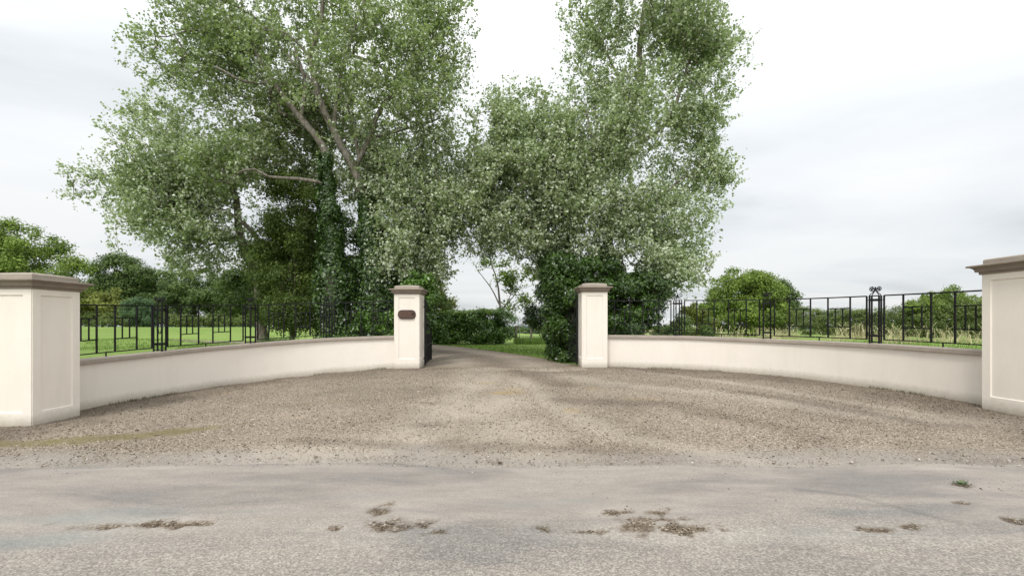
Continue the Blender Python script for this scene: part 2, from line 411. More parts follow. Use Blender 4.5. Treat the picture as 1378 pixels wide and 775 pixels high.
# distance from the wall foot
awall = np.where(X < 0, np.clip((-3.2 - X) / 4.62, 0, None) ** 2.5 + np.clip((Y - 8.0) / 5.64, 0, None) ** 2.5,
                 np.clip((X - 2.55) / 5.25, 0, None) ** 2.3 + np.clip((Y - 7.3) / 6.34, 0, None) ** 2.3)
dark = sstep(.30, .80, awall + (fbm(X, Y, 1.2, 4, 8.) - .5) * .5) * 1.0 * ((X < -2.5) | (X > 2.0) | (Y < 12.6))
for pts, wd in (([P(760, 540), P(900, 545), P(1100, 590)], .35), ([P(690, 500), P(760, 520)], .35), ([P(1000, 530), P(1250, 575), P(1378, 590)], .22),
                ([P(400, 596), P(560, 606), P(700, 604), P(850, 612)], .22), ([P(560, 500), P(700, 490)], .5)):
    dark = np.maximum(dark, line_mask(X, Y, pts, wd, .5, 1.2, .9) * .7)
for (a, b) in ((590, 545), (575, 575), (690, 602), (600, 600), (770, 602)):
    q = P(a, b); dark = np.maximum(dark, blob(X, Y, q[0], q[1], .32, .25, 0, 1.0, 5, .8) * .65)
moss = line_mask(X, Y, [P(-30, 603), P(60, 598), P(180, 590), P(285, 577)], .26, 1.1, 1.6, .8)
moss = np.maximum(moss, .45 * line_mask(X, Y, [P(285, 577), P(330, 572)], .10, .7, 3.0, .7))
moss = np.maximum(moss, .45 * line_mask(X, Y, [P(385, 550), P(440, 543), P(482, 540)], .10, .8, 5.0, .7))
moss = np.maximum(moss, .5 * sstep(.93, 1.0, awall + (fbm(X, Y, 2.5, 4, 5.) - .5) * .12))
ora = np.zeros_like(X)
for (a, b, rx, ry, k) in ((675, 531, .5, .22, 1), (690, 527, .35, .5, .5), (770, 555, .2, .2, .6), (795, 524, .2, .16, .5), (655, 517, .3, .3, .4), (300, 530, .4, .2, .3), (870, 538, .5, .2, .25)):
    q = P(a, b); ora = np.maximum(ora, k * blob(X, Y, q[0], q[1], rx, ry, 0, .6, 3, .8))
GX = np.clip(dark - .6 * worn, 0, 1).reshape(-1, len(np.arange(-9.4, 9.41, .045)))
fine = 1 - sstep(5.35, 6.05, Y + (fbm(X, Y, 1.2, 4, 4.) - .5) * .9)
used = np.zeros(len(X), bool); fk = keepv[F].all(1); F2 = F[fk]; used[F2.ravel()] = True
mapi = -np.ones(len(X), int); mapi[used] = np.arange(used.sum())
me = np_mesh('gravel_forecourt', np.stack([X, Y, Zg], 1)[used], mapi[F2])
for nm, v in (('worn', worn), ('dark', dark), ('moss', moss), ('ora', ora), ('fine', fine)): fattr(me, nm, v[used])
def mat_gravel(name, attrs=True, base_worn=.3):
    m = Mat(name, .92, .2)
    big = m.noise(.45, 5, .6); mid = m.noise(2.4, 5, .6); hi = m.noise(26, 4, .7)
    cells = m.sepx(m.vor(85, out='Color')); cd_ = m.vor(85)
    cells2 = m.sepx(m.vor(45, out='Color')); cd2 = m.vor(45)
    st = m.ramp(cells['Red'], (0, (.09, .068, .046)), (.3, (.20, .16, .115)), (.6, (.335, .275, .205)), (.85, (.46, .395, .31)), (1, (.62, .58, .52)))
    st2 = m.ramp(cells2['Green'], (0, (.07, .053, .037)), (.5, (.22, .18, .135)), (.9, (.42, .365, .29)), (1, (.64, .59, .51)))
    c = m.mix(m.ramp(hi, (.42, 0.0), (.62, .8)), st, st2)
    c = m.mix(.1, c, (.34, .29, .225))
    if attrs:
        wn_, dk, ms_, orr, fn = [m.attr(a) for a in ('worn', 'dark', 'moss', 'ora', 'fine')]
        lt = m.mix(m.noise(70, 3, .7), (.36, .315, .25), (.60, .54, .45))
        c = m.mix(m.math('MULTIPLY', wn_, .5), c, lt)
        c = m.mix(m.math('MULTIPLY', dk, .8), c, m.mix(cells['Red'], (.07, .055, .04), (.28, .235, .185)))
        c = m.mix(m.math('MULTIPLY', fn, .82), c, m.mix(m.noise(50, 4, .8), (.22, .20, .175), (.43, .395, .35)))
        mm = m.math('MULTIPLY', ms_, m.ramp(m.noise(20, 5, .75), (.30, .15), (.58, 1.0)))
        c = m.mix(m.math('MULTIPLY', mm, .85), c, m.mix(mid, (.12, .10, .03), (.215, .19, .06)))
        c = m.mix(m.math('MULTIPLY', orr, .6), c, (.42, .30, .11))
    m_ = m.ramp(big, (.35, (.76, .745, .74)), (.66, (1.08, 1.055, 1.045)))
    c = m.mix(1.0, c, m_, 'MULTIPLY')
    m.col(c)
    h = m.math('ADD', m.math('MULTIPLY', m.math('SUBTRACT', 1.0, cd_), .6), m.math('MULTIPLY', m.math('SUBTRACT', 1.0, cd2), .8))
    m.bump(m.math('ADD', h, m.math('MULTIPLY', hi, .6)), .9, .012)
    return m.m
M_gravel = mat_gravel('loose_gravel')
o = link('gravel_forecourt', me, M_gravel, smooth=True); tag(o, kind='structure')

# the drive beyond the gate
ys = np.arange(13.6, 29.01, .15); us = np.linspace(0, 1, 60)
U, Yv, F = grid(us, ys)
xl, xr = drive_l(Yv), drive_r(Yv)
xr = np.where(Yv < 14.9, np.maximum(xr, 1.95), xr)
Xv = xl + (xr - xl) * U
cr = .05 * np.sin(U * math.pi)
Zv = gz(Xv, Yv) + .026 + cr * sstep(13.8, 15, Yv) + (fbm(Xv, Yv, 1.0, 3, 1.) - .5) * .04 * sstep(13.8, 15, Yv) * np.sin(U * math.pi)
me = np_mesh('driveway', np.stack([Xv, Yv, Zv], 1), F)
wv = np.exp(-((U - .3) / .1) ** 2) + np.exp(-((U - .72) / .1) ** 2)
dv = np.maximum(np.exp(-((U - .5) / .12) ** 2) * .8, np.maximum(sstep(.9, 1, U), 1 - sstep(0, .1, U)))
for nm, v in (('worn', wv * .7), ('dark', np.clip(dv + .25, 0, 1)), ('moss', (sstep(.93, 1, U) + 1 - sstep(0, .07, U)) * .6), ('ora', U * 0), ('fine', U * 0)): fattr(me, nm, v)
o = link('driveway', me, M_gravel, smooth=True); tag(o, kind='structure')

# ---- road
xs = np.concatenate([np.linspace(-70, -9.2, 60), np.arange(-9, 9.01, .035), np.linspace(9.2, 70, 60)])
ysr = np.concatenate([np.linspace(-1.2, 2.4, 18), np.arange(2.5, 5.45, .03)])
X, Y, F = grid(xs, ysr)
Yr = np.where(Y > 5.2, Y, Y)
PATCH = [(200, 708, .42, .05), (140, 712, .12, .04), (222, 705, .16, .05), (512, 686, .09, .09), (520, 707, .13, .09), (450, 712, .06, .05), (572, 708, .1, .07), (588, 717, .07, .05),
         (797, 717, .1, .05), (860, 709, .12, .1), (835, 690, .12, .05), (893, 690, .09, .07), (915, 712, .2, .08), (940, 712, .1, .06), (730, 714, .06, .06), (900, 700, .2, .05),
         (1293, 678, .1, .04), (1220, 708, .14, .05), (1362, 702, .09, .06), (1180, 714, .1, .04), (1293, 652, .08, .05),]
pot = np.zeros_like(X); halo = np.zeros_like(X)
for (a, b, rx, ry) in PATCH:
    q = P(a, b)
    pot = np.maximum(pot, blob(X, Y, q[0], q[1], rx * 1.3, ry * 1.3, 0, 1.6, 9, .55)); halo = np.maximum(halo, blob(X, Y, q[0], q[1], rx + .25, ry + .12, 0, 1.1, 5, 1.2) * .7)
for (a, b, rx, ry) in ((880, 722, 1.2, .18), (520, 722, .55, .14), (1240, 722, .9, .2), (800, 632, 1.2, .05), (1270, 632, 1.3, .05), (150, 632, 1.6, .05), (480, 730, .3, .1)):
    q = P(a, b); halo = np.maximum(halo, .8 * blob(X, Y, q[0], q[1], rx, ry, 0, .6, 3, .9))
halo = np.maximum(halo, .55 * sstep(5.08, 5.24, Y + (fbm(X, Y, 2.2, 4, 4.) - .5) * .2))
blue = np.zeros_like(X)
for (a, b, rx, ry, k) in ((90, 700, .9, .2, 1), (150, 690, .7, .12, .8), (40, 730, .8, .2, .9), (480, 670, .5, .1, .4), (700, 680, .5, .15, .45), (770, 675, .4, .1, .5), (1100, 720, .8, .2, .4), (1200, 690, .9, .1, .4), (330, 690, .5, .06, .4)):
    q = P(a, b); blue = np.maximum(blue, k * blob(X, Y, q[0], q[1], rx, ry, .05, .6, 1.5, .9))
smooth_ = sstep(3.3, 4.3, Y + (fbm(X, Y, .6, 5, 6.) - .5) * 1.8)     # dusty polished strip; rougher aggregate nearer
crack = line_mask(X, Y, [P(1075, 660), P(1150, 668), P(1230, 690), P(1290, 704)], .045, .6, 6, .7)
crack = np.maximum(crack, .7 * line_mask(X, Y, [P(1270, 655), P(1330, 662), P(1378, 670)], .03, .7, 6, .7))
Zr = gz(X, Y) + .012 + (fbm(X, Y, .8, 3, 9.) - .5) * .02 - pot * .009 - crack * .006
Zr = np.where(Y > 5.2, Zr - (Y - 5.2) * .12, Zr)
me = np_mesh('road', np.stack([X, Y, Zr], 1), F)
for nm, v in (('pot', pot), ('halo', halo), ('blue', blue), ('smooth', smooth_), ('crack', crack)): fattr(me, nm, v)
m = Mat('worn_asphalt', .88, .25)
pt, hl, bl, sm, ck = [m.attr(a) for a in ('pot', 'halo', 'blue', 'smooth', 'crack')]
cells = m.sepx(m.vor(85, out='Color')); cdd = m.vor(85)
hi = m.noise(38, 5, .75); mid = m.noise(3.0, 6, .65, sc=(.6, 1.6, 1)); big = m.noise(.9, 6, .65, sc=(.5, 1.8, 1), dist=.6)
agg = m.ramp(cells['Red'], (0, (.13, .115, .10)), (.35, (.215, .19, .165)), (.7, (.30, .27, .235)), (1, (.44, .405, .355)))
rough_c = m.mix(m.ramp(m.noise(95, 4, .8), (.4, 0.0), (.7, .5)), agg, (.35, .32, .285))
dust = m.mix(m.ramp(mid, (.3, 0.0), (.75, 1.0)), (.245, .218, .193), (.335, .30, .27))
dust = m.mix(m.math('MULTIPLY', m.ramp(hi, (.5, 0.0), (.72, 1.0)), .35), dust, (.25, .235, .22))
c = m.mix(m.math('ADD', m.math('MULTIPLY', sm, .62), .18), rough_c, dust)
c = m.mix(m.math('MULTIPLY', bl, .65), c, m.mix(hi, (.17, .19, .185), (.29, .305, .295)))
c = m.mix(m.math('MULTIPLY', hl, m.ramp(m.noise(60, 5, .85), (.42, .05), (.70, .7))), c, (.46, .43, .385))
pc = m.ramp(m.sepx(m.vor(55, out='Color'))['Green'], (0, (.07, .053, .036)), (.6, (.15, .118, .085)), (.9, (.22, .18, .135)), (1, (.4, .36, .3)))
c = m.mix(pt, c, pc)
c = m.mix(m.math('MULTIPLY', ck, .35), c, (.13, .125, .12))
spk = m.ramp(m.noise(22, 3, .9), (.66, 0.0), (.70, 1.0))
c = m.mix(m.math('MULTIPLY', spk, .6), c, (.12, .10, .085))
c = m.mix(1.0, c, m.ramp(big, (.36, (.74, .755, .77)), (.5, (.98, .965, .95)), (.64, (1.10, 1.08, 1.05))), 'MULTIPLY')
m.col(c)
m.bump(m.math('ADD', m.math('MULTIPLY', m.math('SUBTRACT', 1.0, cdd), .5), hi), .65, .006)
o = link('road', me, m.m, smooth=True); tag(o, kind='structure')

# ---- loose stones
def pebbles(name, x, y, z, size, label, mat, shade=None):
    n = len(x)
    base = np.array([(1, 0, 0), (0, 1, 0), (-1, 0, 0), (0, -1, 0), (0, 0, 1), (0, 0, -.6)], float)
    fc = np.array([(0, 1, 4), (1, 2, 4), (2, 3, 4), (3, 0, 4), (1, 0, 5), (2, 1, 5), (3, 2, 5), (0, 3, 5)])
    V = base[None] * (1 + (rng.random((n, 6, 1)) - .5) * .7) + (rng.random((n, 6, 3)) - .5) * .5
    V *= size[:, None, None] * np.array([1, 1, .6]) * (1 + (rng.random((n, 1, 3)) - .5) * .6)
    a = rng.random(n) * 6.283; ca, sa = np.cos(a)[:, None], np.sin(a)[:, None]
    vx = V[..., 0] * ca - V[..., 1] * sa; vy = V[..., 0] * sa + V[..., 1] * ca
    V = np.stack([vx + x[:, None], vy + y[:, None], V[..., 2] + (z + size * .25)[:, None]], -1)
    Fs = (fc[None] + (np.arange(n) * 6)[:, None, None]).reshape(-1, 3)
    me = np_mesh(name, V.reshape(-1, 3), Fs)
    fattr(me, 'tint', np.repeat(rng.random(n) * (1 if shade is None else shade), 8), 'FACE')
    o = link(name, me, mat); tag(o, label, 'gravel', kind='stuff'); return o
m = Mat('gravel_stones', .85, .25); t = m.attr('tint')
m.col(m.ramp(t, (0, (.05, .036, .024)), (.32, (.165, .128, .09)), (.6, (.31, .25, .185)), (.87, (.44, .375, .295)), (1, (.66, .61, .53)))); M_stone = m.m
N = 90000
x = rng.uniform(-8.6, 8.6, N); y = 5.3 + 8.3 * rng.random(N) ** 1.5
k = inside(x, y, -.04); x, y = x[k], y[k]
dn = fbm(x, y, 1.5, 3, 2.); k = rng.random(len(x)) < (sstep(.25, .6, dn) * .8 + .2) * (.12 + .88 * sstep(5.35, 6.1, y + (fbm(x, y, 1.1, 4, 3.) - .5) * .9)); x, y = x[k], y[k]
msk = line_mask(x, y, [P(-30, 603), P(60, 598), P(180, 590), P(285, 577)], .26, 1.1, 1.6, .8); k = rng.random(len(x)) > msk * .9; x, y = x[k], y[k]
z = gz(x, y) + .03 + gravel_relief(x, y) * sstep(5.2, 6.2, y)
ix = np.clip(((x + 9.4) / .045).astype(int), 0, GX.shape[1] - 1); iy = np.clip(((y - 4.95) / .045).astype(int), 0, GX.shape[0] - 1)
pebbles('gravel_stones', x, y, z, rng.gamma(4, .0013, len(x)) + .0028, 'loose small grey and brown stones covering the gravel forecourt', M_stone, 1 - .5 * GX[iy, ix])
xs_, ys_ = [], []
for (a, b, rx, ry) in PATCH:
    q = P(a, b); n = int(700 * rx * ry / .01 * .08) + 5
    xs_.append(rng.normal(q[0], rx * .55, n)); ys_.append(rng.normal(q[1], ry * .55, n))
n = 6000; xs_.append(rng.uniform(-7.5, 7.5, n)); ys_.append(5.6 - rng.exponential(.25, n)); n = 1800; xs_.append(rng.uniform(-7, 7, n)); ys_.append(rng.uniform(3, 5.25, n))
x = np.concatenate(xs_); y = np.concatenate(ys_); k = y > 2.6; x, y = x[k], y[k]; kk = np.arange(len(x)) / len(x)
pebbles('road_chippings', x, y, gz(x, y) + .006 + .012 * sstep(5.15, 5.4, y), rng.gamma(4, .0010, len(x)) + .002, 'loose chippings scattered in the worn hollows of the road', M_stone, np.where(y > 5.0, 1.0, .6))

# ------------------------------------------------------------------ foliage machinery
def unit(v): return v / (np.linalg.norm(v, axis=-1, keepdims=True) + 1e-9)
def leaves_mesh(name, pos, nrm, size, aspect=.75, mat=None, parent=None, off=(0, 0, 0), axis=None, tint=None, jit=.5, fold=.25):
    """one kite shaped, folded leaf per point"""
    n = len(pos)
    nrm = unit(nrm + rng.normal(0, jit, (n, 3)))
    a = rng.normal(0, 1, (n, 3)) if axis is None else axis + rng.normal(0, .5, (n, 3))
    a = unit(a - nrm * (a * nrm).sum(1, keepdims=True)); b = np.cross(nrm, a)
    s = (size * (.65 + .7 * rng.random(n)))[:, None] if np.isscalar(size) else size[:, None]
    w_ = s * aspect * .5
    p0 = pos - a * s * .5; p2 = pos + a * s * .5
    p1 = pos - a * s * .08 + b * w_ + nrm * w_ * fold * 1.5; p3 = pos - a * s * .08 - b * w_ + nrm * w_ * fold * 1.5
    V = np.stack([p0, p1, p2, p3], 1).reshape(-1, 3) - np.array(off)
    Fq = np.arange(n * 4).reshape(n, 4)
    me = np_mesh(name, V, Fq)
    tt = rng.random(n) if tint is None else np.clip(tint, 0, 1)
    fattr(me, 'tint', tt, 'FACE')
    return link(name, me, mat, parent)

def sample_blobs(blobs, n, shell=.35):
    """points in a union of ellipsoids, biased outward; returns points and outward directions"""
    vol = np.array([b[1][0] * b[1][1] * b[1][2] for b in blobs]) ** .8
    ks = rng.choice(len(blobs), n, p=vol / vol.sum())
    C = np.array([b[0] for b in blobs])[ks]; Rr = np.array([b[1] for b in blobs])[ks]
    d = unit(rng.normal(0, 1, (n, 3))); r = rng.random(n) ** shell
    return C + d * Rr * r[:, None], d

class Skeleton:
    def __init__(s): s.p = []; s.par = []; s.r = []; s.tip = []
    def limb(s, pts, r0, r1, parent=-1):
        pts = [np.array(p, float) for p in pts]; out = []
        seg = [np.linalg.norm(b - a) for a, b in zip(pts[:-1], pts[1:])]; L = sum(seg); acc = 0
        start = len(s.p)
        for i, (a, b) in enumerate(zip(pts[:-1], pts[1:])):
            n = max(1, int(seg[i] / .3))
            a0 = pts[max(i - 1, 0)]; b1 = pts[min(i + 2, len(pts) - 1)]
            for k in range(n):
                t = k / n
                # catmull-rom
                q = .5 * ((2 * a) + (-a0 + b) * t + (2 * a0 - 5 * a + 4 * b - b1) * t * t + (-a0 + 3 * a - 3 * b + b1) * t ** 3) if len(pts) > 2 else a + (b - a) * t
                f = (acc + seg[i] * t) / L
                s.p.append(q + rng.normal(0, .012, 3)); s.par.append(parent if (i == 0 and k == 0) else len(s.p) - 2); s.r.append(r0 + (r1 - r0) * f)
            acc += seg[i]
        s.p.append(pts[-1]); s.par.append(len(s.p) - 2); s.r.append(r1)
        return start, len(s.p) - 1
    def near(s, q):
        P_ = np.array(s.p); return int(np.argmin(((P_ - np.array(q)) ** 2).sum(1)))
    def grow(s, tips, minr=.006):
        P_ = np.zeros((len(s.p) + len(tips) * 14, 3)); n = len(s.p); P_[:n] = s.p
        d0 = np.array([((P_[:n] - t) ** 2).sum(1).min() for t in tips]); order = np.argsort(d0)
        for i in order:
            if n > len(P_) - 14: break
            if ((P_[:n] - tips[i]) ** 2).sum(1).min() > 1.3 ** 2 and i % 3: continue
            t = tips[i]; d = t - P_[:n]; L = np.linalg.norm(d, axis=1) + 1e-6
            cost = L * (1.35 - .55 * np.clip(d[:, 2] / L, -1, 1)) + np.where(L < .12, 1, 0)
            j = int(np.argmin(cost)); dist = L[j]
            k = min(12, max(1, int(dist / .4))); a = P_[j]
            mid = (a + t) / 2 + np.array([0, 0, .10 * dist]) + rng.normal(0, .07 * dist, 3); prev = j
            for q in range(1, k + 1):
                u = q / k; pt = (1 - u) ** 2 * a + 2 * u * (1 - u) * mid + u * u * t
                P_[n] = pt; s.p.append(pt); s.par.append(prev); s.r.append(0); prev = n; n += 1
            s.tip.append(prev)
        s.minr = minr
        cnt = np.zeros(n); kids = [[] for _ in range(n)]
        for t in s.tip: cnt[t] += 1
        for i in range(n - 1, -1, -1):
            if s.par[i] >= 0: cnt[s.par[i]] += cnt[i]; kids[s.par[i]].append(i)
        r = np.maximum(np.array(s.r), minr * np.maximum(cnt, 1) ** .42); r = np.where(np.array(s.r) > 0, np.array(s.r), np.minimum(r, .07))
        s.rad = r; s.kids = kids; s.cnt = cnt
    def mesh(s, name, mat, parent, off, maxchain=10 ** 9, rmin=.0):
        mb = MB(); n = len(s.p); used = np.zeros(n, bool); P_ = np.array(s.p) - np.array(off)
        starts = [i for i in range(n) if s.par[i] < 0]; stack = list(starts)
        while stack:
            i = stack.pop(); ch = [i]; 
            while True:
                k = s.kids[ch[-1]]
                if not k: break
                k = sorted(k, key=lambda a: -s.rad[a]); stack += k[1:]; ch.append(k[0])
            pts = [P_[j] for j in ch]; rr = [s.rad[j] for j in ch]
            if s.par[i] >= 0: pts = [P_[s.par[i]]] + pts; rr = [min(s.rad[s.par[i]], rr[0] * 1.15)] + rr
            if len(pts) < 2 or max(rr) < rmin: continue
            big = max(rr); mb.tube(pts, rr, 10 if big > .08 else 6 if big > .03 else 3)
        return mb.build(name, mat, parent, smooth=True)

def tree(name, label, cat, group, base, limbs, blobs, ntips, leaf, lpt, mat, bark, lspread=.56, lsize=.098, clump=.55, nclump=None, ivy=None, aspect=.8, down=0.0, shell=.5, crown_name='crown'):
    """limbs: list of (points, r0, r1); the first starts at the base.  blobs: ellipsoids of the crown"""
    root = empty(name, tuple(base), label, cat, group)
    sk = Skeleton()
    for i, (pts, r0, r1) in enumerate(limbs):
        par = -1
        if i > 0: par = sk.near(pts[0]); pts = [sk.p[par]] + list(pts[1:])
        sk.limb(pts, r0, r1, par)
    nclump = nclump or max(8, ntips // 20)
    cc, cdv = sample_blobs(blobs, nclump, shell)
    ci = rng.integers(0, nclump, ntips * 5)
    tips = cc[ci] + rng.normal(0, clump, (ntips * 5, 3)) * np.array([1, 1, .8])
    hull = np.full(len(tips), 9.)
    for c_, r_ in blobs: hull = np.minimum(hull, np.linalg.norm((tips - c_) / (r_ - .12), axis=1))
    lim = 1.02 + .85 * (vnoise(tips, .8) - .5) + .6 * (vnoise(tips, 2.2) - .5)
    tips = tips[(hull < np.clip(lim, .65, 1.38)) & (vnoise(tips + 31.7, 1.7) > .30) & (vnoise(tips + 11.7, .9) > .19)][:ntips]
    tips[:, 2] = np.maximum(tips[:, 2], base[2] + .8)
    sk.grow(list(tips), .0042)
    sk.mesh('trunk', bark, root, base)
    # leafy shoots
    T = np.array([sk.p[t] for t in sk.tip]); Pp = np.array([sk.p[sk.par[t]] for t in sk.tip]); D = unit(T - Pp)
    nsub = 3; nl = lpt // nsub
    S_, A_ = [], []
    for q in range(nsub):
        sd_ = unit(D + rng.normal(0, .65, D.shape) + np.array([0, 0, .45 - 2.5 * down])); L = lspread * (.6 + .8 * rng.random(len(T)))
        u = rng.random((len(T), nl)); pos = (T - D * .15)[:, None] + sd_[:, None] * (u * L[:, None])[..., None] + rng.normal(0, .045, (len(T), nl, 3))
        S_.append(pos.reshape(-1, 3)); A_.append(np.repeat(sd_, nl, 0))
    pos = np.concatenate(S_); ax = np.concatenate(A_)
    nrm = np.tile(np.array([0, 0, .55]), (len(pos), 1)) + rng.normal(0, .55, (len(pos), 3))
    tint = .62 * rng.random(len(pos)) ** 1.8 + .55 * np.tile(np.repeat(.55 * rng.random(len(T)) ** 1.3 + .75 * (vnoise(T, 1.6) - .2), nl), nsub) - .04
    leaves_mesh(crown_name, pos, nrm, lsize * (.6 + .85 * rng.random(len(pos)) ** 1.4), aspect, mat, root, off=base, axis=ax + np.array([0, 0, -.5]), tint=tint)
    if ivy:
        ip, inn = [], []
        for (pts, rr, n) in ivy:
            pts = np.array(pts); seg = rng.random(n) * (len(pts) - 1); i = seg.astype(int); f = (seg - i)[:, None]
            c = pts[i] * (1 - f) + pts[i + 1] * f; r = np.interp(seg, np.arange(len(rr)), rr)
            a = rng.random(n) * 6.283; d = np.stack([np.cos(a), np.sin(a), rng.normal(0, .15, n)], 1)
            lump = .35 + 1.25 * vnoise(c * 1.6 + d * .6, 1.3)
            ip.append(c + d * (r * lump * (1 - .35 * rng.random(n) ** 2))[:, None] + np.array([0, 0, 1]) * rng.normal(0, .08, (n, 1))); inn.append(d + np.array([0, 0, .45]))
        ip = np.concatenate(ip); inn = np.concatenate(inn)
        leaves_mesh('ivy', ip, inn, .085, .95, M_ivy, root, off=base, axis=np.tile([0, 0, -1.], (len(ip), 1)), jit=.45)
    return root

def puff(name, label, cat, base, blobs, mat, n, lsize, nlump=40, lump=.28, trunk=None, group=None, bark=None, part='crown', aspect=.8, jit=.5, extra=None, flat=None, gap=0.0, kind=None, minz=None):
    """broadleaf crown: many small boughs on the hull of the ellipsoids, each bough a shell of leaves"""
    base = np.array(base, float)
    root = empty(name, tuple(base), label, cat, group)
    C, D = sample_blobs(blobs, nlump, .28)
    meanr = np.mean([np.mean(b[1]) for b in blobs])
    LR = meanr * lump * (.6 + .9 * rng.random(nlump))
    ks = rng.choice(nlump, n, p=LR ** 2 / (LR ** 2).sum())
    d = unit(rng.normal(0, 1, (n, 3)) + np.array([0, 0, .35]) + D[ks] * .5)
    r = LR[ks] * (.45 + .7 * rng.random(n) ** 1.3) * (.75 + .6 * vnoise(C[ks] + d * LR[ks][:, None], 2.2 / max(.2, meanr * lump)))
    pos = C[ks] + d * r[:, None] * np.array([1.15, 1.15, .8]) + rng.normal(0, lsize * .5, (n, 3))
    lo = (minz if minz is not None else base[2] + .05)
    pos[:, 2] = np.where(pos[:, 2] < lo, lo + rng.random(n) * .3, pos[:, 2])
    if flat is not None:
        hi = pos[:, 2] > flat; pos[hi, 2] = flat - rng.random(hi.sum()) * .12
    tl = rng.random(nlump); tint = .55 * rng.random(n) + .45 * tl[ks]
    leaves_mesh(part, pos, d + np.array([0, 0, .35]), lsize, aspect, mat, root, off=base, jit=jit, tint=tint)
    if trunk:
        mb = MB()
        for (pts, r0, r1) in trunk:
            p_ = [np.array(q) - base for q in pts]; mb.tube(p_, list(np.linspace(r0, r1, len(p_))), 8)
        # boughs up into the crown
        top = np.array(trunk[0][0][-1]) - base
        for k in range(min(nlump, 26)):
            q = C[k] - base; mid = (top + q) / 2 + np.array([0, 0, -.05 * np.linalg.norm(q - top)])
            mb.tube([top, mid, q], [trunk[0][2] * .7, trunk[0][2] * .4, .02], 4)
        mb.build('trunk', bark or M_bark_dark, root, smooth=True)
    return root

def B(px, py, Y, rx, ry, rz): return (at(px, py, Y), np.array([rx, ry, rz], float))
def gb(px, Y):                    # ground point under a picture column
    x = (px - CX) / FPX * Y; return np.array([x, Y, gz1(x, Y)])

# ------------------------------------------------------------------ hills and far country
X, Y, F = grid(np.linspace(-4200, 4200, 160), np.linspace(2300, 3900, 24))
prof = (fbm(X, Y * .2, .0011, 4, 3.) - .35) * 55
Zh = -32 + np.clip(prof, 0, None) * np.sin((Y - 2300) / 1600 * math.pi) ** .8 * 1.0
me = np_mesh('hills', np.stack([X, Y, Zh], 1), F)
m = Mat('far_hills', 1, .05); n1 = m.noise(.012, 4, .6)
m.col(m.mix(m.ramp(n1, (.45, 0.0), (.55, 1.0)), (.055, .085, .085), (.10, .145, .10))); o = link('hills', me, m.m, smooth=True); tag(o, kind='structure')

# ------------------------------------------------------------------ gate pillars
def pillar(cx, cy, w_, H, label, zg=None, pm=.13, pt=.10, pb=.30):
    z0 = gz1(cx, cy) if zg is None else zg
    root = empty('gate_pillar', (cx, cy, z0), label, 'pillar', 'gate pillars of the entrance')
    a = w_ / 2; hs = H - .26; dep = .018; low = -.25
    bm = bmesh.new()
    for k in range(4):
        c, s = math.cos(k * math.pi / 2), math.sin(k * math.pi / 2)
        def V(u, z, d): # u along face, d outwards
            x_, y_ = u, -(a + d); return bm.verts.new((x_ * c - y_ * s, x_ * s + y_ * c, z))
        nu = 14
        L, T_, Bt = -a + pm, hs - pt, pb
        o0 = [V(-a, low, 0), V(a, low, 0), V(a, hs, 0), V(-a, hs, 0)]
        i0 = [V(L, Bt, 0), V(-L, Bt, 0), V(-L, T_, 0), V(L, T_, 0)]
        i1 = [V(L + .010, Bt + .010, -dep), V(-L - .010, Bt + .010, -dep), V(-L - .010, T_ - .010, -dep), V(L + .010, T_ - .010, -dep)]
        for j in range(4):
            j2 = (j + 1) % 4
            bm.faces.new((o0[j], o0[j2], i0[j2], i0[j])); bm.faces.new((i0[j], i0[j2], i1[j2], i1[j]))
        bm.faces.new(i1)
    bmesh.ops.remove_doubles(bm, verts=bm.verts, dist=1e-5)
    bm.normal_update(); bmesh.ops.recalc_face_normals(bm, faces=bm.faces)
    # rounded arrises
    ed = [e_ for e_ in bm.edges if len(e_.link_faces) == 2 and abs(e_.verts[0].co.x) > a - 1e-4 and abs(e_.verts[0].co.y) > a - 1e-4 and abs(e_.verts[1].co.x) > a - 1e-4 and abs(e_.verts[1].co.y) > a - 1e-4]
    bmesh.ops.bevel(bm, geom=ed, offset=.012, segments=2, affect='EDGES')
    bmesh.ops.subdivide_edges(bm, edges=[e_ for e_ in bm.edges if abs(e_.verts[0].co.z - e_.verts[1].co.z) > .5], cuts=8)
    me = bpy.data.meshes.new('shaft'); bm.to_mesh(me); bm.free()
    z = np.empty(len(me.vertices) * 3); me.vertices.foreach_get('co', z)
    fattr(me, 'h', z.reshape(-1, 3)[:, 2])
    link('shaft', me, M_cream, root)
    def rings(name, prof, mat):
        mb = MB(); vs = []
        for (e_, zz_) in prof:
            vs += [(-e_, -e_, zz_), (e_, -e_, zz_), (e_, e_, zz_), (-e_, e_, zz_)]
        fs = [(3, 2, 1, 0)]; n = len(prof)
        for i in range(n - 1):
            for j in range(4): fs.append((i * 4 + j, i * 4 + (j + 1) % 4, (i + 1) * 4 + (j + 1) % 4, (i + 1) * 4 + j))
        fs.append(tuple((n - 1) * 4 + j for j in range(4))); mb.add(vs, fs)
        return mb.build(name, mat, root, bevel=.005)
    rings('cornice', [(a + .006, hs - .012), (a + .022, hs - .010), (a + .022, hs + .028), (a + .055, hs + .030), (a + .058, hs + .058), (a + .072, hs + .085), (a + .10, hs + .103),
                      (a + .13, hs + .108), (a + .13, hs + .130), (a + .115, hs + .137), (a + .01, hs + .150)], M_cap)
    rings('capstone', [(a - .012, hs + .148), (a - .012, hs + .215), (a - .03, hs + .228), (a * .35, hs + .262), (a * .3, hs + .262)], M_cop)
    return root
GPL = pillar(-2.97, 13.42 + .36, .72, 2.40, 'cream gate pillar with a rusty brown name plaque, left of the driveway opening', .29)
GPR = pillar(2.31, 13.28 + .36, .72, 2.42, 'cream gate pillar without a plaque, right of the driveway opening', .32)
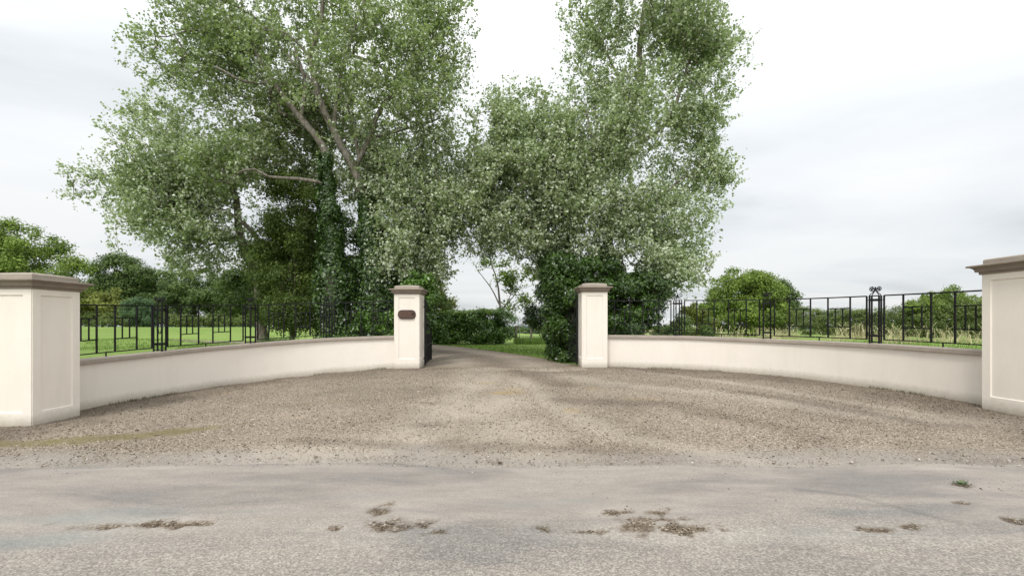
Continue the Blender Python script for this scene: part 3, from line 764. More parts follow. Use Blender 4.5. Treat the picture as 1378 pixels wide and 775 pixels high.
NPL = pillar(-7.34 - .41, 7.27 + .41, .82, 2.40, 'large cream end pillar at the left edge with its moss strip of gravel in front', 0.0, .14, .105, .23)
NPR = pillar(7.37 + .41, 6.65 + .41, .82, 2.39, 'large cream end pillar at the right edge where the right wall stops', .24, .14, .105, .23)

# name plaque on the left gate pillar: rounded slate with relief lettering too worn to read and a small dark emblem
def stadium(w_, h, n=10):
    r = h * .46; pts = []
    for cx_, cz_, a0 in ((w_ / 2 - r, h / 2 - r, 0), (-w_ / 2 + r, h / 2 - r, 90), (-w_ / 2 + r, -h / 2 + r, 180), (w_ / 2 - r, -h / 2 + r, 270)):
        for k in range(n + 1): a = R(a0 + 90 * k / n); pts.append((cx_ + r * math.cos(a), cz_ + r * math.sin(a)))
    return pts
def prism_y(name, pts, y0, y1, mat, parent, off=(0, 0), bevel=0):
    mb = MB(); n = len(pts)
    vs = [(p[0] + off[0], y0, p[1] + off[1]) for p in pts] + [(p[0] + off[0], y1, p[1] + off[1]) for p in pts]
    fs = [tuple(range(n)), tuple(range(2 * n - 1, n - 1, -1))] + [(i, n + i, n + (i + 1) % n, (i + 1) % n) for i in range(n)]
    mb.add(vs, fs); return mb.build(name, mat, parent, bevel=bevel)
plaque = prism_y('name_plaque', stadium(.50, .25), -.355, -.385, M_pedge, GPL, (0.005, 1.56))
prism_y('plaque_face', stadium(.465, .215), -.383, -.392, M_plaque, plaque, (0.005, 1.56), bevel=.004)
# worn emblem, three-lobed
prism_y('emblem', [(.0, .075), (.014, .03), (.045, .012), (.05, -.02), (.018, -.012), (-.015, -.01), (-.05, -.04), (-.042, -.01), (-.018, .012), (-.012, .04)], -.391, -.397, M_relief, plaque, (.175, 1.56))
mbl = MB()
random.seed(3)
for row, zc in ((0, .035), (1, -.03)):
    xx = -.19
    while xx < .09:
        wl_ = random.uniform(.006, .016)
        mbl.box((xx + .005, -.394, 1.56 + zc + random.uniform(-.003, .003)), (wl_ * .4, .003, random.choice((.026, .034, .022))))
        if random.random() < .6: mbl.box((xx + .010, -.394, 1.56 + zc + random.choice((-.012, 0, .012))), (wl_ * .8, .003, .005))
        xx += random.uniform(.018, .028)
        if random.random() < .15: xx += .02
mbl.build('worn_lettering', M_letter, plaque)

# ------------------------------------------------------------------ curved walls
def sweep(path, prof_fn, name, mat, parent, zfn, off, hattr=False, t0=0, t1=1):
    """prof_fn(t,i) -> list of (lateral, z)"""
    x, y, s = path; N = len(x); vs = []; hs = []
    tx = np.gradient(x, s); ty = np.gradient(y, s); l = np.hypot(tx, ty); nx, ny = -ty / l, tx / l
    for i in range(N):
        pr = prof_fn(s[i] / s[-1], i)
        for (u, z) in pr: vs.append((x[i] + nx[i] * u - off[0], y[i] + ny[i] * u - off[1], z - off[2]))
        hs += [z for (u, z) in pr]
    k = len(pr); fs = []
    for i in range(N - 1):
        for j in range(k):
            j2 = (j + 1) % k; fs.append((i * k + j, i * k + j2, (i + 1) * k + j2, (i + 1) * k + j))
    fs.append(tuple(range(k))[::-1]); fs.append(tuple((N - 1) * k + j for j in range(k)))
    mb = MB(); mb.add(vs, fs); o = mb.build(name, mat, parent)
    return o
def curved_wall(path, cop, side, label):
    x, y, s = path; base = (x[80], y[80], gz1(x[80], y[80]))
    root = empty('curved_wall', base, label, 'wall', 'curved entrance walls')
    zg = gz(x, y)
    levels = [-.3, 0, .04, .09, .15, .25]
    def body(t, i):
        top = float(cop(t)) - .075; g = zg[i]
        zs = [g + q for q in levels] + [top]
        return [(-.11, z) for z in zs] + [(.11, z) for z in zs[::-1]]
    o = sweep(path, body, 'wall_body', M_cream, root, None, base)
    me = o.data; nv = len(me.vertices); co = np.empty(nv * 3); me.vertices.foreach_get('co', co)
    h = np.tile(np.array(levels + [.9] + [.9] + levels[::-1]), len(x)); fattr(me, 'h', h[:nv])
    bow = (vnoise(np.stack([s, s * 0, s * 0], 1), .8) - .5) * .008
    def coping(t, i):
        top = float(cop(t)) + bow[i]
        return [(-.165, top - .082), (-.172, top - .076), (-.172, top - .012), (-.160, top - .003), (-.05, top + .006), (.05, top + .006), (.160, top - .003), (.172, top - .012), (.172, top - .076), (.165, top - .082)]
    o = sweep(path, coping, 'coping', M_cop, root, None, base)
    return root
curved_wall(LP, LCOP, -1, 'low curved cream wall with pale coping, left of the driveway and behind the left end pillar')
curved_wall(RP, RCOP, 1, 'low curved cream wall with pale coping, right of the driveway and behind the right end pillar')
# make normals outward
for ob in list(COL.objects):
    if ob.type == 'MESH' and ob.name.split('.')[0] in ('wall_body', 'coping', 'cornice', 'capstone', 'name_plaque', 'plaque_face', 'emblem'):
        bm = bmesh.new(); bm.from_mesh(ob.data); bmesh.ops.recalc_face_normals(bm, faces=bm.faces); bm.to_mesh(ob.data); bm.free()

# ------------------------------------------------------------------ railings on the walls
def railing(path, cop, posts_px, label):
    x, y, s = path; proj = CX + x / y * FPX
    L = s[-1]; sp = [float(np.interp(px, proj if proj[-1] > proj[0] else proj[::-1], s if proj[-1] > proj[0] else s[::-1])) for px in posts_px]
    pos = lambda q, h=0.: Vector((float(np.interp(q, s, x)), float(np.interp(q, s, y)), float(cop(q / L)) + h))
    b = pos(sp[1]); root = empty('iron_railing', tuple(b), label, 'railing', 'iron railings on the entrance walls')
    off = tuple(b)
    GAP = .18; lo, hi = .085, .985
    ends = [0.0] + sp + [L]
    for i in range(len(ends) - 1):
        a = ends[i] + (GAP if i > 0 else .12); c = ends[i + 1] - (GAP if i < len(ends) - 2 else .06)
        mb = MB(); ln = c - a
        at_ = lambda f, h: pos(a + ln * f, h)
        for hh in (lo, hi):
            for k in range(8): mb.bar(at_(k / 8, hh), at_((k + 1) / 8 + .002, hh), .018, h=.026 if hh == hi else .02)
        B1, B2, B3, B4 = .17, .405, .595, .83
        for f in (0, B1, B2, B3, B4, 1): mb.bar(at_(f, lo - .005), at_(f, hi), .025)
        for (p, q) in ((B1, B2), (B3, B4)):
            for hh in (.335, .74): mb.bar(at_(p, hh), at_((p + q) / 2, hh), .018, h=.022); mb.bar(at_((p + q) / 2, hh), at_(q, hh), .018, h=.022)
            for f in (1 / 3, 2 / 3): mb.bar(at_(p + (q - p) * f, .335), at_(p + (q - p) * f, .74), .019)
        mb.bar(at_(.5, -.005), at_(.5, lo), .018)
        mb.build('railing_panel', M_iron, root, off=off)
    for q in sp:
        mb = MB(); c = pos(q); t = (pos(q + .05) - pos(q - .05)); t.z = 0; t.normalize(); n_ = Vector((-t.y, t.x, 0)); Zv_ = Vector((0, 0, 1))
        e_ = .080; ca_, sa_ = math.cos(R(24)), math.sin(R(24)); t2 = t * ca_ + n_ * sa_; n2 = n_ * ca_ - t * sa_
        crn = [c + t2 * e_ * i + n2 * e_ * j for i, j in ((-1, -1), (1, -1), (1, 1), (-1, 1))]
        for p in crn: mb.bar(p - Zv_ * .004, p + Zv_ * .99, .024)
        for hh in (.035, .985):
            for k in range(4): mb.bar(crn[k] + Zv_ * hh, crn[(k + 1) % 4] + Zv_ * hh, .012, h=.016)
        for hh in (.16, .90):      # brackets to the panels and flat collars
            for k in range(4): mb.bar(crn[k] + Zv_ * hh, crn[(k + 1) % 4] + Zv_ * hh, .012, h=.045)
            mb.bar(c - t * GAP + Zv_ * hh, c + t * GAP + Zv_ * hh, .012, h=.014)
        # twisted cage halfway up
        for k in range(4):
            p = crn[k] * .5 + crn[(k + 1) % 4] * .5 - c
            mb.tube([c + p * f + Zv_ * hz for f, hz in ((.1, .38), (.5, .43), (.75, .5), (.5, .57), (.1, .62))], .006, 4)
        po = mb.build('railing_post', M_iron, root, off=off)
        fb = MB()
        for k in range(4):
            d = (crn[k] - c)
            fb.tube([c + d + Zv_ * .99, c + d * .85 + Zv_ * 1.02, c + d * .45 + Zv_ * 1.05, c + d * .22 + Zv_ * 1.09], .008, 5)
        top = c + Zv_ * 1.115; fb.ball(tuple(top), .030); fb.ball(tuple(c + Zv_ * 1.15), .02)
        for sgn, dv_ in ((1, t), (-1, t), (1, n_), (-1, n_)):
            pts = []
            for k in range(18):
                a = R(-100 + k * 28); r = .050 * (1 - k * .042)
                pts.append(c + dv_ * sgn * (.080 + r * math.cos(a + math.pi) * -1 * .95) + Zv_ * (1.135 + r * math.sin(a)))
            pts = [c + dv_ * sgn * .012 + Zv_ * 1.075, c + dv_ * sgn * .035 + Zv_ * 1.083] + pts
            fb.tube(pts, .0078, 5)
        fb.build('finial', M_iron, po, smooth=True, off=off)
    return root
railing(LP, LCOP, (215, 337, 441), 'black iron railing with scroll posts on the left curved wall')
railing(RP, RCOP, (1178, 1032, 912), 'black iron railing with scroll posts on the right curved wall')

# ------------------------------------------------------------------ driveway gates, both swung open inwards
def gate(hx, hy, ex, ey, z0, label):
    root = empty('iron_gate', (hx, hy, z0), label, 'gate', 'driveway gates')
    d = Vector((ex - hx, ey - hy, 0)); L = d.length; d.normalize(); Zv_ = Vector((0, 0, 1))
    fr = MB(); br = MB()
    for u in (0, L): fr.bar(d * u + Zv_ * .05, d * u + Zv_ * (1.95 if u == 0 else 1.55), .045)
    top = lambda u: 1.95 - .4 * (1 - math.cos(u / L * math.pi)) / 2
    for k in range(14): fr.bar(d * L * k / 14 + Zv_ * top(L * k / 14), d * L * (k + 1) / 14 + Zv_ * top(L * (k + 1) / 14), .03)
    for hh in (.09, .62, 1.28): fr.bar(Zv_ * hh, d * L + Zv_ * hh, .022)
    n = 10
    for k in range(1, n): br.bar(d * L * k / n + Zv_ * .09, d * L * k / n + Zv_ * (.95 if k % 2 else top(L * k / n)), .016)
    for k in range(1, 5):
        cx_ = d * L * (k - .5) / 4 + Zv_ * 1.45 * .86
        br.tube([cx_ + (d * math.cos(a) + Zv_ * math.sin(a)) * .09 for a in np.linspace(0, 2 * math.pi, 13)], .008, 4)
    fr.build('frame', M_iron, root); br.build('bars', M_iron, root)
    for hh in (.25, 1.75):
        hb = MB(); hb.box((-.0, -.03, hh), (.07, .05, .05)); hb.build('hinge', M_iron, root)
    return root
gate(-2.53, 13.85, -2.72, 16.0, .33, 'open black iron gate leaf hinged behind the plaque pillar')
gate(1.875, 13.75, 1.80, 16.0, .36, 'open black iron gate leaf beside the laurel, hinged on the right gate pillar')

# ------------------------------------------------------------------ the big poplars
yA, yB, yC, yD, yE, yF = 17.0, 17.6, 19.6, 18.4, 18.6, 18.0
a_ = at
GPOP = 'white poplars at the entrance'
bA = gb(447, yA)
tree('poplar_tree', 'poplar with an ivy-wrapped trunk and a pale limb leaning left, left of the forked poplar', 'tree', GPOP, bA,
     [([bA - [0, 0, .2], a_(446, 380, yA), a_(442, 300, yA), a_(440, 210, yA), a_(404, 159, yA), a_(369, 112, yA + .2), a_(340, 60, yA + .8), a_(325, 0, yA + .9)], .22, .04),
      ([a_(440, 244, yA), a_(402, 241, yA - .3), a_(361, 238, yA - .6), a_(342, 227, yA - .8), a_(316, 234, yA - 1.)], .075, .03),
      ([a_(404, 159, yA), a_(410, 110, yA + .5), a_(395, 60, yA + .8)], .08, .04),
      ([a_(369, 112, yA), a_(330, 110, yA - .5), a_(290, 90, yA - .8)], .06, .03)],
     [B(365, 185, 18.8, 2.6, 1.6, 2.2), B(325, 95, 18.3, 2.4, 1.6, 2.3), B(300, 222, 16.6, 1.6, 1.2, 1.1), B(420, 230, 19.0, 2.2, 1.2, 1.8), B(410, 170, 18.8, 1.6, .9, 1.6)],
     1300, None, 30, M_poplar, M_bark, ivy=[([gb(447, yA), a_(450, 380, yA), a_(443, 300, yA), a_(440, 212, yA)], [.75, .55, .40, .26], 15000)])
bB = gb(505, yB)
tree('poplar_tree', 'tallest pale-barked poplar forking in two above its ivy, behind the left gate pillar', 'tree', GPOP, bB,
     [([bB - [0, 0, .2], a_(505, 400, yB), a_(495, 310, yB), a_(485, 255, yB), a_(476, 228, yB), a_(454, 186, yB), a_(433, 143, yB), a_(426, 118, yB), a_(418, 77, yB), a_(431, 31, yB), a_(437, -30, yB), a_(440, -90, yB)], .24, .04),
      ([a_(477, 230, yB), a_(484, 214, yB), a_(497, 186, yB), a_(512, 147, yB), a_(540, 114, yB - .3), a_(575, 70, yB + .3), a_(590, 20, yB + .4)], .10, .03),
      ([a_(484, 214, yB), a_(479, 190, yB - .1), a_(477, 160, yB)], .07, .03),
      ([a_(448, 170, yB), a_(455, 125, yB + .2), a_(466, 79, yB), a_(497, 83, yB - .2), a_(520, 97, yB - .3), a_(560, 130, yB - .4)], .09, .03),
      ([a_(466, 79, yB), a_(480, 30, yB), a_(500, -30, yB)], .06, .03),
      ([a_(427, 118, yB), a_(390, 80, yB + .4), a_(350, 30, yB + .5), a_(300, 0, yB)], .07, .03),
      ([a_(418, 77, yB), a_(370, 40, yB), a_(270, 40, yB - .3), a_(225, 50, yB - .4)], .05, .02),
      ([a_(497, 186, yB), a_(545, 175, yB), a_(590, 160, yB)], .06, .03)],
     [B(430, 20, 18.9, 4.0, 2.6, 4.2), B(300, 45, 18.0, 2.9, 2.6, 3.2), B(560, 70, 18.2, 2.5, 2.5, 3.2), B(450, 130, 19.2, 3.8, 2.2, 2.4), B(242, 20, 17.6, 1.4, 1.3, 1.7), B(590, 155, 18.0, 1.3, 1.3, 1.2), B(235, 95, 17.6, 1.0, .9, .9), B(610, 60, 18, 1.3, 1.2, 2.2), B(590, -10, 18, 1.6, 1.4, 1.8), B(580, 110, 18.2, 1.6, 1.2, 1.6), B(350, 70, 16.6, 1.5, 1.0, 1.8), B(500, 40, 16.6, 1.5, 1.0, 1.8), B(430, 60, 16.4, .9, .8, 1.5), B(540, 140, 16.6, 1.3, .9, 1.0), B(470, 165, 16.2, .8, .7, .7), B(395, 140, 16.2, 1.0, .8, .9), B(470, 90, 16.3, 1.3, .8, 1.6), B(560, 90, 16.8, 1.2, .8, 1.4), B(440, 205, 16.0, .6, .6, .5)],
     3100, None, 27, M_poplar, M_bark, clump=.62, ivy=[([gb(505, yB), a_(508, 400, yB), a_(500, 330, yB), a_(490, 262, yB)], [1.15, .85, .5, .24], 17000)])
bC = gb(352, yC)
tree('poplar_tree', 'poplar with a bare bent limb reaching far left over the field', 'tree', GPOP, bC,
     [([bC - [0, 0, .2], a_(350, 400, yC), a_(344, 367, yC), a_(323, 318, yC), a_(318, 270, yC), a_(300, 220, yC), a_(280, 180, yC)], .26, .06),
      ([a_(344, 367, yC), a_(346, 322, yC - .4), a_(316, 292, yC - .8), a_(288, 279, yC - 1.), a_(240, 270, yC - 1.1)], .11, .04),
      ([a_(325, 322, yC), a_(280, 330, yC), a_(240, 345, yC)], .06, .03),
      ([a_(300, 220, yC), a_(240, 225, yC), a_(180, 230, yC), a_(130, 240, yC - .2)], .07, .02),
      ([a_(300, 220, yC), a_(240, 190, yC), a_(190, 165, yC)], .06, .02)],
     [B(240, 225, 19, 2.9, 2.4, 2.1), B(145, 237, 18.8, 1.75, 1.5, 1.15), B(200, 178, 19, 1.5, 1.4, 1.2), B(250, 292, 18.8, 2.5, 2.1, 1.9), B(315, 250, 19.5, 2.4, 2.0, 2.5), B(272, 350, 19, 1.5, 1.2, .95), B(190, 278, 19, 1.5, 1.3, 1.15), B(230, 130, 19, 1.3, 1.2, 1.1)],
     2100, None, 30, M_poplar2, M_bark, clump=.5, down=.15)
bD = gb(548, yD)
tree('poplar_tree', 'smaller silvery poplar drooping over the left gate pillar and drive', 'tree', GPOP, bD,
     [([bD - [0, 0, .2], a_(546, 390, yD), a_(540, 330, yD), a_(548, 270, yD), a_(560, 220, yD), a_(580, 170, yD)], .17, .05),
      ([a_(541, 335, yD), a_(560, 300, yD - .3), a_(590, 270, yD - .2), a_(600, 240, yD)], .07, .03),
      ([a_(545, 290, yD), a_(520, 260, yD - .5), a_(500, 240, yD - .6)], .07, .03)],
     [B(550, 285, 17.8, 2.1, 1.7, 2.5), B(585, 225, 18.5, 1.55, 1.5, 2.1), B(520, 235, 18.4, 1.9, 1.2, 1.8), B(590, 320, 18.4, 1.1, 1.0, 1.8), B(515, 325, 16.6, 1.2, 1.0, 1.3), B(490, 240, 19, 2, 1.2, 2.0), B(560, 350, 18, 1.2, 1.0, .8), B(605, 200, 19.2, 1.0, 1.0, 1.5), B(600, 270, 19, 1.1, 1.0, 1.8)],
     2000, None, 30, M_poplar2, M_bark_mid, clump=.45, down=.2, ivy=[([gb(548, yD), a_(548, 400, yD), a_(545, 340, yD)], [.9, .7, .3], 7000)])
bE = gb(812, yE)
tree('poplar_tree', 'tall right-hand poplar spreading over the right gate pillar and wall', 'tree', GPOP, bE,
     [([bE - [0, 0, .2], a_(812, 380, yE), a_(822, 300, yE), a_(829, 232, yE), a_(834, 193, yE), a_(850, 145, yE), a_(861, 106, yE), a_(861, 60, yE), a_(870, -10, yE), a_(880, -70, yE)], .25, .05),
      ([a_(829, 232, yE), a_(860, 195, yE - .3), a_(900, 161, yE - .4), a_(925, 90, yE - .3), a_(935, 30, yE)], .10, .03),
      ([a_(822, 300, yE), a_(870, 280, yE - .3), a_(920, 240, yE - .4), a_(960, 225, yE - .4)], .09, .03),
      ([a_(815, 350, yE), a_(860, 330, yE - .3), a_(910, 320, yE - .4)], .08, .03),
      ([a_(850, 145, yE), a_(810, 60, yE), a_(785, 30, yE)], .06, .03),
      ([a_(826, 250, yE), a_(800, 200, yE - .6), a_(790, 150, yE - .8)], .08, .03)],
     [B(880, 25, 18.6, 3.0, 2.8, 4.0), B(805, 35, 18.6, 1.4, 1.4, 1.6), B(940, 100, 18.5, 1.75, 1.7, 2.4), B(845, 165, 18, 2.5, 2.3, 2.6), B(930, 240, 18.5, 1.75, 1.6, 2.0), B(905, 310, 18, 1.9, 1.7, 1.9), B(950, 265, 18.3, 1.3, 1.1, 1.4), B(830, 290, 17.4, 2.2, 1.6, 2.1), B(780, 22, 18.6, 1.1, 1, 1.0), B(905, 362, 17.5, 1.2, 1.1, 1.0), B(970, 60, 18.5, .95, .9, 1.5), B(785, 215, 18.4, 1.6, 1.4, 2.6), B(935, 175, 18.3, 1.4, 1.3, 1.5), B(965, 235, 18.3, 1.2, 1.1, 1.2), B(790, 310, 17.6, 1.5, 1.2, 1.4), B(775, 130, 18.8, 1.0, 1.0, 1.2), B(870, 370, 17.8, 1.6, 1.2, 1.0), B(845, 350, 16.8, 1.7, .9, 1.0), B(885, 380, 16.6, 1.0, .7, .7), B(790, 345, 16.8, .9, .7, .8)],
     4300, None, 28, M_poplar2, M_bark_mid, clump=.5, ivy=[([gb(812, yE), a_(812, 400, yE), a_(818, 330, yE)], [1.2, .95, .35], 8000)])
bF = gb(757, yF)
tree('poplar_tree', 'rounded silvery poplar leaning left over the drive opening, left part of the right-hand trees', 'tree', GPOP, bF,
     [([bF - [0, 0, .2], a_(752, 400, yF), a_(737, 335, yF), a_(727, 300, yF), a_(715, 250, yF), a_(700, 190, yF), a_(690, 140, yF)], .24, .05),
      ([a_(735, 325, yF), a_(700, 290, yF - .3), a_(665, 270, yF - .4), a_(640, 260, yF - .3)], .08, .03),
      ([a_(715, 250, yF), a_(750, 210, yF - .3), a_(765, 180, yF - .3)], .07, .03)],
     [B(695, 205, 18, 1.95, 1.9, 2.5), B(662, 265, 18, 1.55, 1.6, 2.0), B(740, 280, 18, 1.7, 1.6, 2.1), B(640, 315, 18, .95, .9, 1.3), B(692, 145, 18, 1.1, 1.0, 1.1), B(655, 190, 18, 1.1, 1.0, 1.1), B(750, 200, 18.2, 1.3, 1.3, 1.9), B(690, 310, 17.6, 1.6, 1.3, 1.4), B(735, 340, 18.4, 1.2, 1.0, 1.0), B(725, 165, 18.2, 1.0, 1.0, 1.2), B(628, 240, 18.6, 1.1, .9, 1.7), B(618, 300, 18.4, .8, .9, 1.5), B(625, 350, 18.4, .7, .7, .7)],
     3100, None, 30, M_poplar2, M_bark_mid, clump=.42, ivy=[([gb(757, yF), a_(752, 400, yF), a_(740, 345, yF)], [.9, .8, .4], 7000)])

# ------------------------------------------------------------------ understorey round the poplars
puff('elder_shrub', 'tall dark green elder thicket between the two leftmost poplar trunks', 'shrub', gb(395, 18.6),
     [B(395, 300, 18.4, 1.3, 1.1, 1.9), B(415, 320, 19.0, 1.3, 1.0, 1.7), B(380, 360, 18.2, 1.4, 1.2, 1.6), B(405, 410, 17.6, 1.2, 1.0, 1.1), B(360, 420, 18.4, .9, .9, .8)], M_elder, 44000, .10, 150, .30,
     [([gb(395, 18.6), at(392, 400, 18.6), at(398, 330, 18.6)], .10, .05)], part='foliage', aspect=.5)
puff('hawthorn_bush', 'shaded hawthorn bush behind the trunks, seen under the left poplars', 'shrub', gb(470, 23),
     [B(470, 360, 23, 3.6, 1.2, 2.8), B(400, 350, 23.5, 2.4, 1.2, 2.6), B(350, 390, 24, 2.0, 1.2, 1.6), B(560, 400, 23, 1.4, 1.0, 1.5)], M_oak, 42000, .13, 130, .25,
     [([gb(470, 23), at(470, 400, 23)], .12, .06)], part='foliage')
puff('laurel_shrub', 'glossy laurel growing behind the left gate pillar beside the open gate leaf', 'shrub', gb(552, 15.6),
     [B(560, 405, 15.6, .6, .5, 1.0), B(575, 420, 16.2, .22, .5, 1.0), B(540, 440, 15.4, .8, .5, .6), B(500, 448, 15.0, .9, .4, .5), B(460, 455, 14.9, .8, .4, .35)], M_laurel, 17000, .11, 80, .32,
     [([gb(552, 15.6), at(552, 420, 15.6)], .05, .03)], part='foliage', aspect=.45)
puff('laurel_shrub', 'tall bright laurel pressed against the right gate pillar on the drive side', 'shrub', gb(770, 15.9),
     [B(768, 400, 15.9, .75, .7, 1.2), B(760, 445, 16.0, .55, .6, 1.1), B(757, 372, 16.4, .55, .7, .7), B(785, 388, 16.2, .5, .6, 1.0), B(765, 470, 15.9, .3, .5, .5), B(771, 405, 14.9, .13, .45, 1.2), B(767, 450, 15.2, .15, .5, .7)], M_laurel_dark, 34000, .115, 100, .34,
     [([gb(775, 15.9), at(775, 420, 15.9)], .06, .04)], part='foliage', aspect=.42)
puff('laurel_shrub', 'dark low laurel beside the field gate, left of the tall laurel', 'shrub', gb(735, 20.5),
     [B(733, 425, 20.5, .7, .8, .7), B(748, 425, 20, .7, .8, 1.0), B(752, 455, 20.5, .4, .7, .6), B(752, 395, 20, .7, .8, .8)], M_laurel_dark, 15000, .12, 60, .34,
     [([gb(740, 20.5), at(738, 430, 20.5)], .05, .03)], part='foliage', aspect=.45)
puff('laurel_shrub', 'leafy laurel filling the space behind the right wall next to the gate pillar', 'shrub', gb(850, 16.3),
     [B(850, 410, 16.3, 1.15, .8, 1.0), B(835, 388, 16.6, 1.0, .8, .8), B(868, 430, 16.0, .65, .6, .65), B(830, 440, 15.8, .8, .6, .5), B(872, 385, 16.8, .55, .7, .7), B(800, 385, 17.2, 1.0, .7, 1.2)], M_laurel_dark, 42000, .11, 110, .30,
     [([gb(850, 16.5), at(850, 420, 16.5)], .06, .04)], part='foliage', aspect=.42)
puff('box_bush', 'small dark bush behind the right wall, under the first scroll post from the gate', 'shrub', gb(910, 15.6),
     [B(913, 442, 15.6, .36, .4, .32), B(900, 448, 15.5, .45, .4, .2)], M_oak, 5000, .05, 30, .4, part='foliage')
puff('box_bush', 'tiny dark pointed bush behind the right wall in front of the pale shrub', 'shrub', gb(952, 16.2),
     [B(952, 442, 16.2, .14, .15, .35), B(948, 449, 16.2, .25, .2, .12)], M_oak, 2500, .05, 16, .5, part='foliage')
puff('bramble_shrub', 'pale mixed bramble shrub left of the big round tree in the right field', 'shrub', gb(935, 24),
     [B(935, 432, 24, .85, .7, .85), B(950, 440, 24, .5, .5, .5), B(925, 445, 24, .5, .5, .4)], M_olive, 9000, .09, 50, .33, part='foliage')

# laurel hedge beyond the gate
hb_ = []
for px in range(560, 680, 9):
    hb_.append(B(px, 445 + random.uniform(-1, 1), 28.6, .75, .8, .80)); hb_.append(B(px + 4, 432 + random.uniform(-3, 2), 28.8, .65, .7, .52))
hr = puff('laurel_hedge', 'thick rounded laurel hedge along the far bend of the drive', 'hedge', gb(630, 28.8), hb_, M_laurel, 42000, .13, 260, .42, part='foliage', aspect=.45)
tp = []
for px in range(560, 674, 6): tp.append(B(px, 422 + random.uniform(-2, 3), 28.6, .5, .6, .20))
C_, D_ = sample_blobs(tp, 5000, .3); C_[:, 2] += .05
leaves_mesh('new_growth', C_, D_ * .5 + np.array([0, 0, .8]), .12, .45, M_laurel_new, hr, off=gb(630, 28.8), axis=np.tile([0, 0, 1.], (len(C_), 1)))

# slim trees beyond the hedge
b_ = gb(668, 31)
tree('young_ash_tree', 'slender open young tree standing up behind the far laurel hedge', 'tree', None, b_,
     [([b_, at(672, 425, 31), at(672, 400, 31), at(668, 375, 31), at(660, 350, 31), at(655, 325, 31)], .10, .02), ([at(672, 415, 31), at(665, 395, 31), at(652, 375, 31), at(640, 360, 31)], .05, .015),
      ([at(673, 420, 31), at(690, 400, 31), at(700, 385, 31)], .05, .015), ([at(674, 425, 31), at(684, 405, 31), at(690, 385, 31)], .04, .015)],
     [B(658, 372, 31, 1.9, 1.5, 1.8), B(705, 392, 31, 1.6, 1.4, 1.3), B(690, 370, 31, 1.8, 1.4, 1.4), B(720, 380, 31, 1.3, 1.2, 1.3), B(655, 405, 31, 1.2, 1, .8), B(690, 412, 31, 1.2, 1, .7)], 230, None, 18, M_ash, M_bark, lsize=.12, lspread=.5, clump=.3)
b_ = gb(596, 31)
tree('willow_tree', 'narrow feathery tree behind the left end of the far laurel hedge', 'tree', None, b_,
     [([b_, at(596, 425, 31), at(594, 395, 31), at(592, 370, 31)], .09, .03)],
     [B(592, 395, 31, .7, .7, 1.4), B(600, 412, 31, 1.1, .8, .6), B(580, 380, 31, 1.0, .8, 1.5)], 200, None, 36, M_olive, M_bark_dark, lsize=.11, lspread=.5, clump=.3)

# ------------------------------------------------------------------ field gate and post-and-wire fence
def post(px, Y, h, label, r=.06):
    b = gb(px, Y); mb = MB(); mb.tube([(0, 0, -.2), (0, 0, h * .5), (.01, 0, h - .03), (.01, 0, h)], [r, r, r * .95, r * .7], 8)
    o = mb.build('fence_post', M_post, None, smooth=False); o.location = b; tag(o, label, 'post', 'posts of the field fence beyond the drive')
    return o
post(694.5, 30, 1.12, 'thick dark timber post left of the steel field gate', .10)
post(715, 30.4, .98, 'grey timber post halfway along the field fence, right of the field gate', .06)
post(735, 31, .95, 'timber post at the right end of the field fence, against the dark laurel', .07)
g0 = gb(699, 30.1); g1 = gb(714, 30.4); fg = empty('field_gate', tuple(g0), 'small galvanised bar gate standing in the gap beyond the grass verge', 'gate')
dv = Vector(g1 - g0); fm = MB(); rails = MB()
for q in (0, 1): fm.tube([dv * q + Vector((0, 0, .08)), dv * q + Vector((0, 0, 1.05))], .024, 6)
for hh in (.1, 1.05): fm.tube([Vector((0, 0, hh)), dv + Vector((0, 0, hh))], .022, 6)
for hh in (.28, .46, .68): rails.tube([Vector((0, 0, hh)), dv + Vector((0, 0, hh))], .014, 5)
fm.build('frame', M_galv, fg); rails.build('rails', M_galv, fg)
wf = MB(); o0 = gb(715, 30.4)
for hh in (.2, .4, .6, .82):
    wf.tube([Vector((0, 0, hh)), Vector(gb(735, 31) - o0) + Vector((0, 0, hh)), Vector(gb(800, 33) - o0) + Vector((0, 0, hh))], .004, 4)
for k in range(24): p = Vector(gb(735, 31) - o0) * (k / 24); wf.tube([p + Vector((0, 0, .02)), p + Vector((0, 0, .82))], .003, 3)
o = wf.build('wire_fence', M_galv); o.location = o0; tag(o, 'sheep wire strung between the timber posts beyond the verge', 'fence')

# ------------------------------------------------------------------ background trees and hedges
def bgt(name, label, px, top, Y, blobs, mat, n, ls, nl, cat='tree', lump=.26, tr=True, part='crown', group='trees across the fields'):
    g = gb(px, Y); H = EYE + (HY - top) / FPX * Y - g[2]
    return puff(name, label, cat, g, [B(*b) for b in blobs], mat, n, ls, nl, lump, [([g, g + [0.1, 0, H * .2], g + [0, 0, H * .42]], H * .035, H * .018)] if tr else None, group=group, part=part)
bgt('oak_tree', 'tall broad tree rising behind the left end pillar cap', 10, 297, 58, [(5, 345, 58, 4.2, 4, 4.4), (-40, 350, 58, 5, 4, 4.6), (58, 362, 58, 4.2, 3.5, 3.6), (90, 388, 58, 2.4, 2.5, 3.2), (30, 400, 57, 5, 4, 3)], M_ash, 52000, .24, 190)
bgt('sycamore_tree', 'dark rounded tree standing alone between the pillar cap and the poplars', 172, 350, 82, [(165, 384, 82, 4.8, 4.5, 4.8), (200, 388, 82, 3.8, 3.5, 4.2), (152, 388, 82, 2.6, 3, 2.6), (178, 412, 82, 5.4, 4, 3.0)], M_oak, 56000, .28, 190)
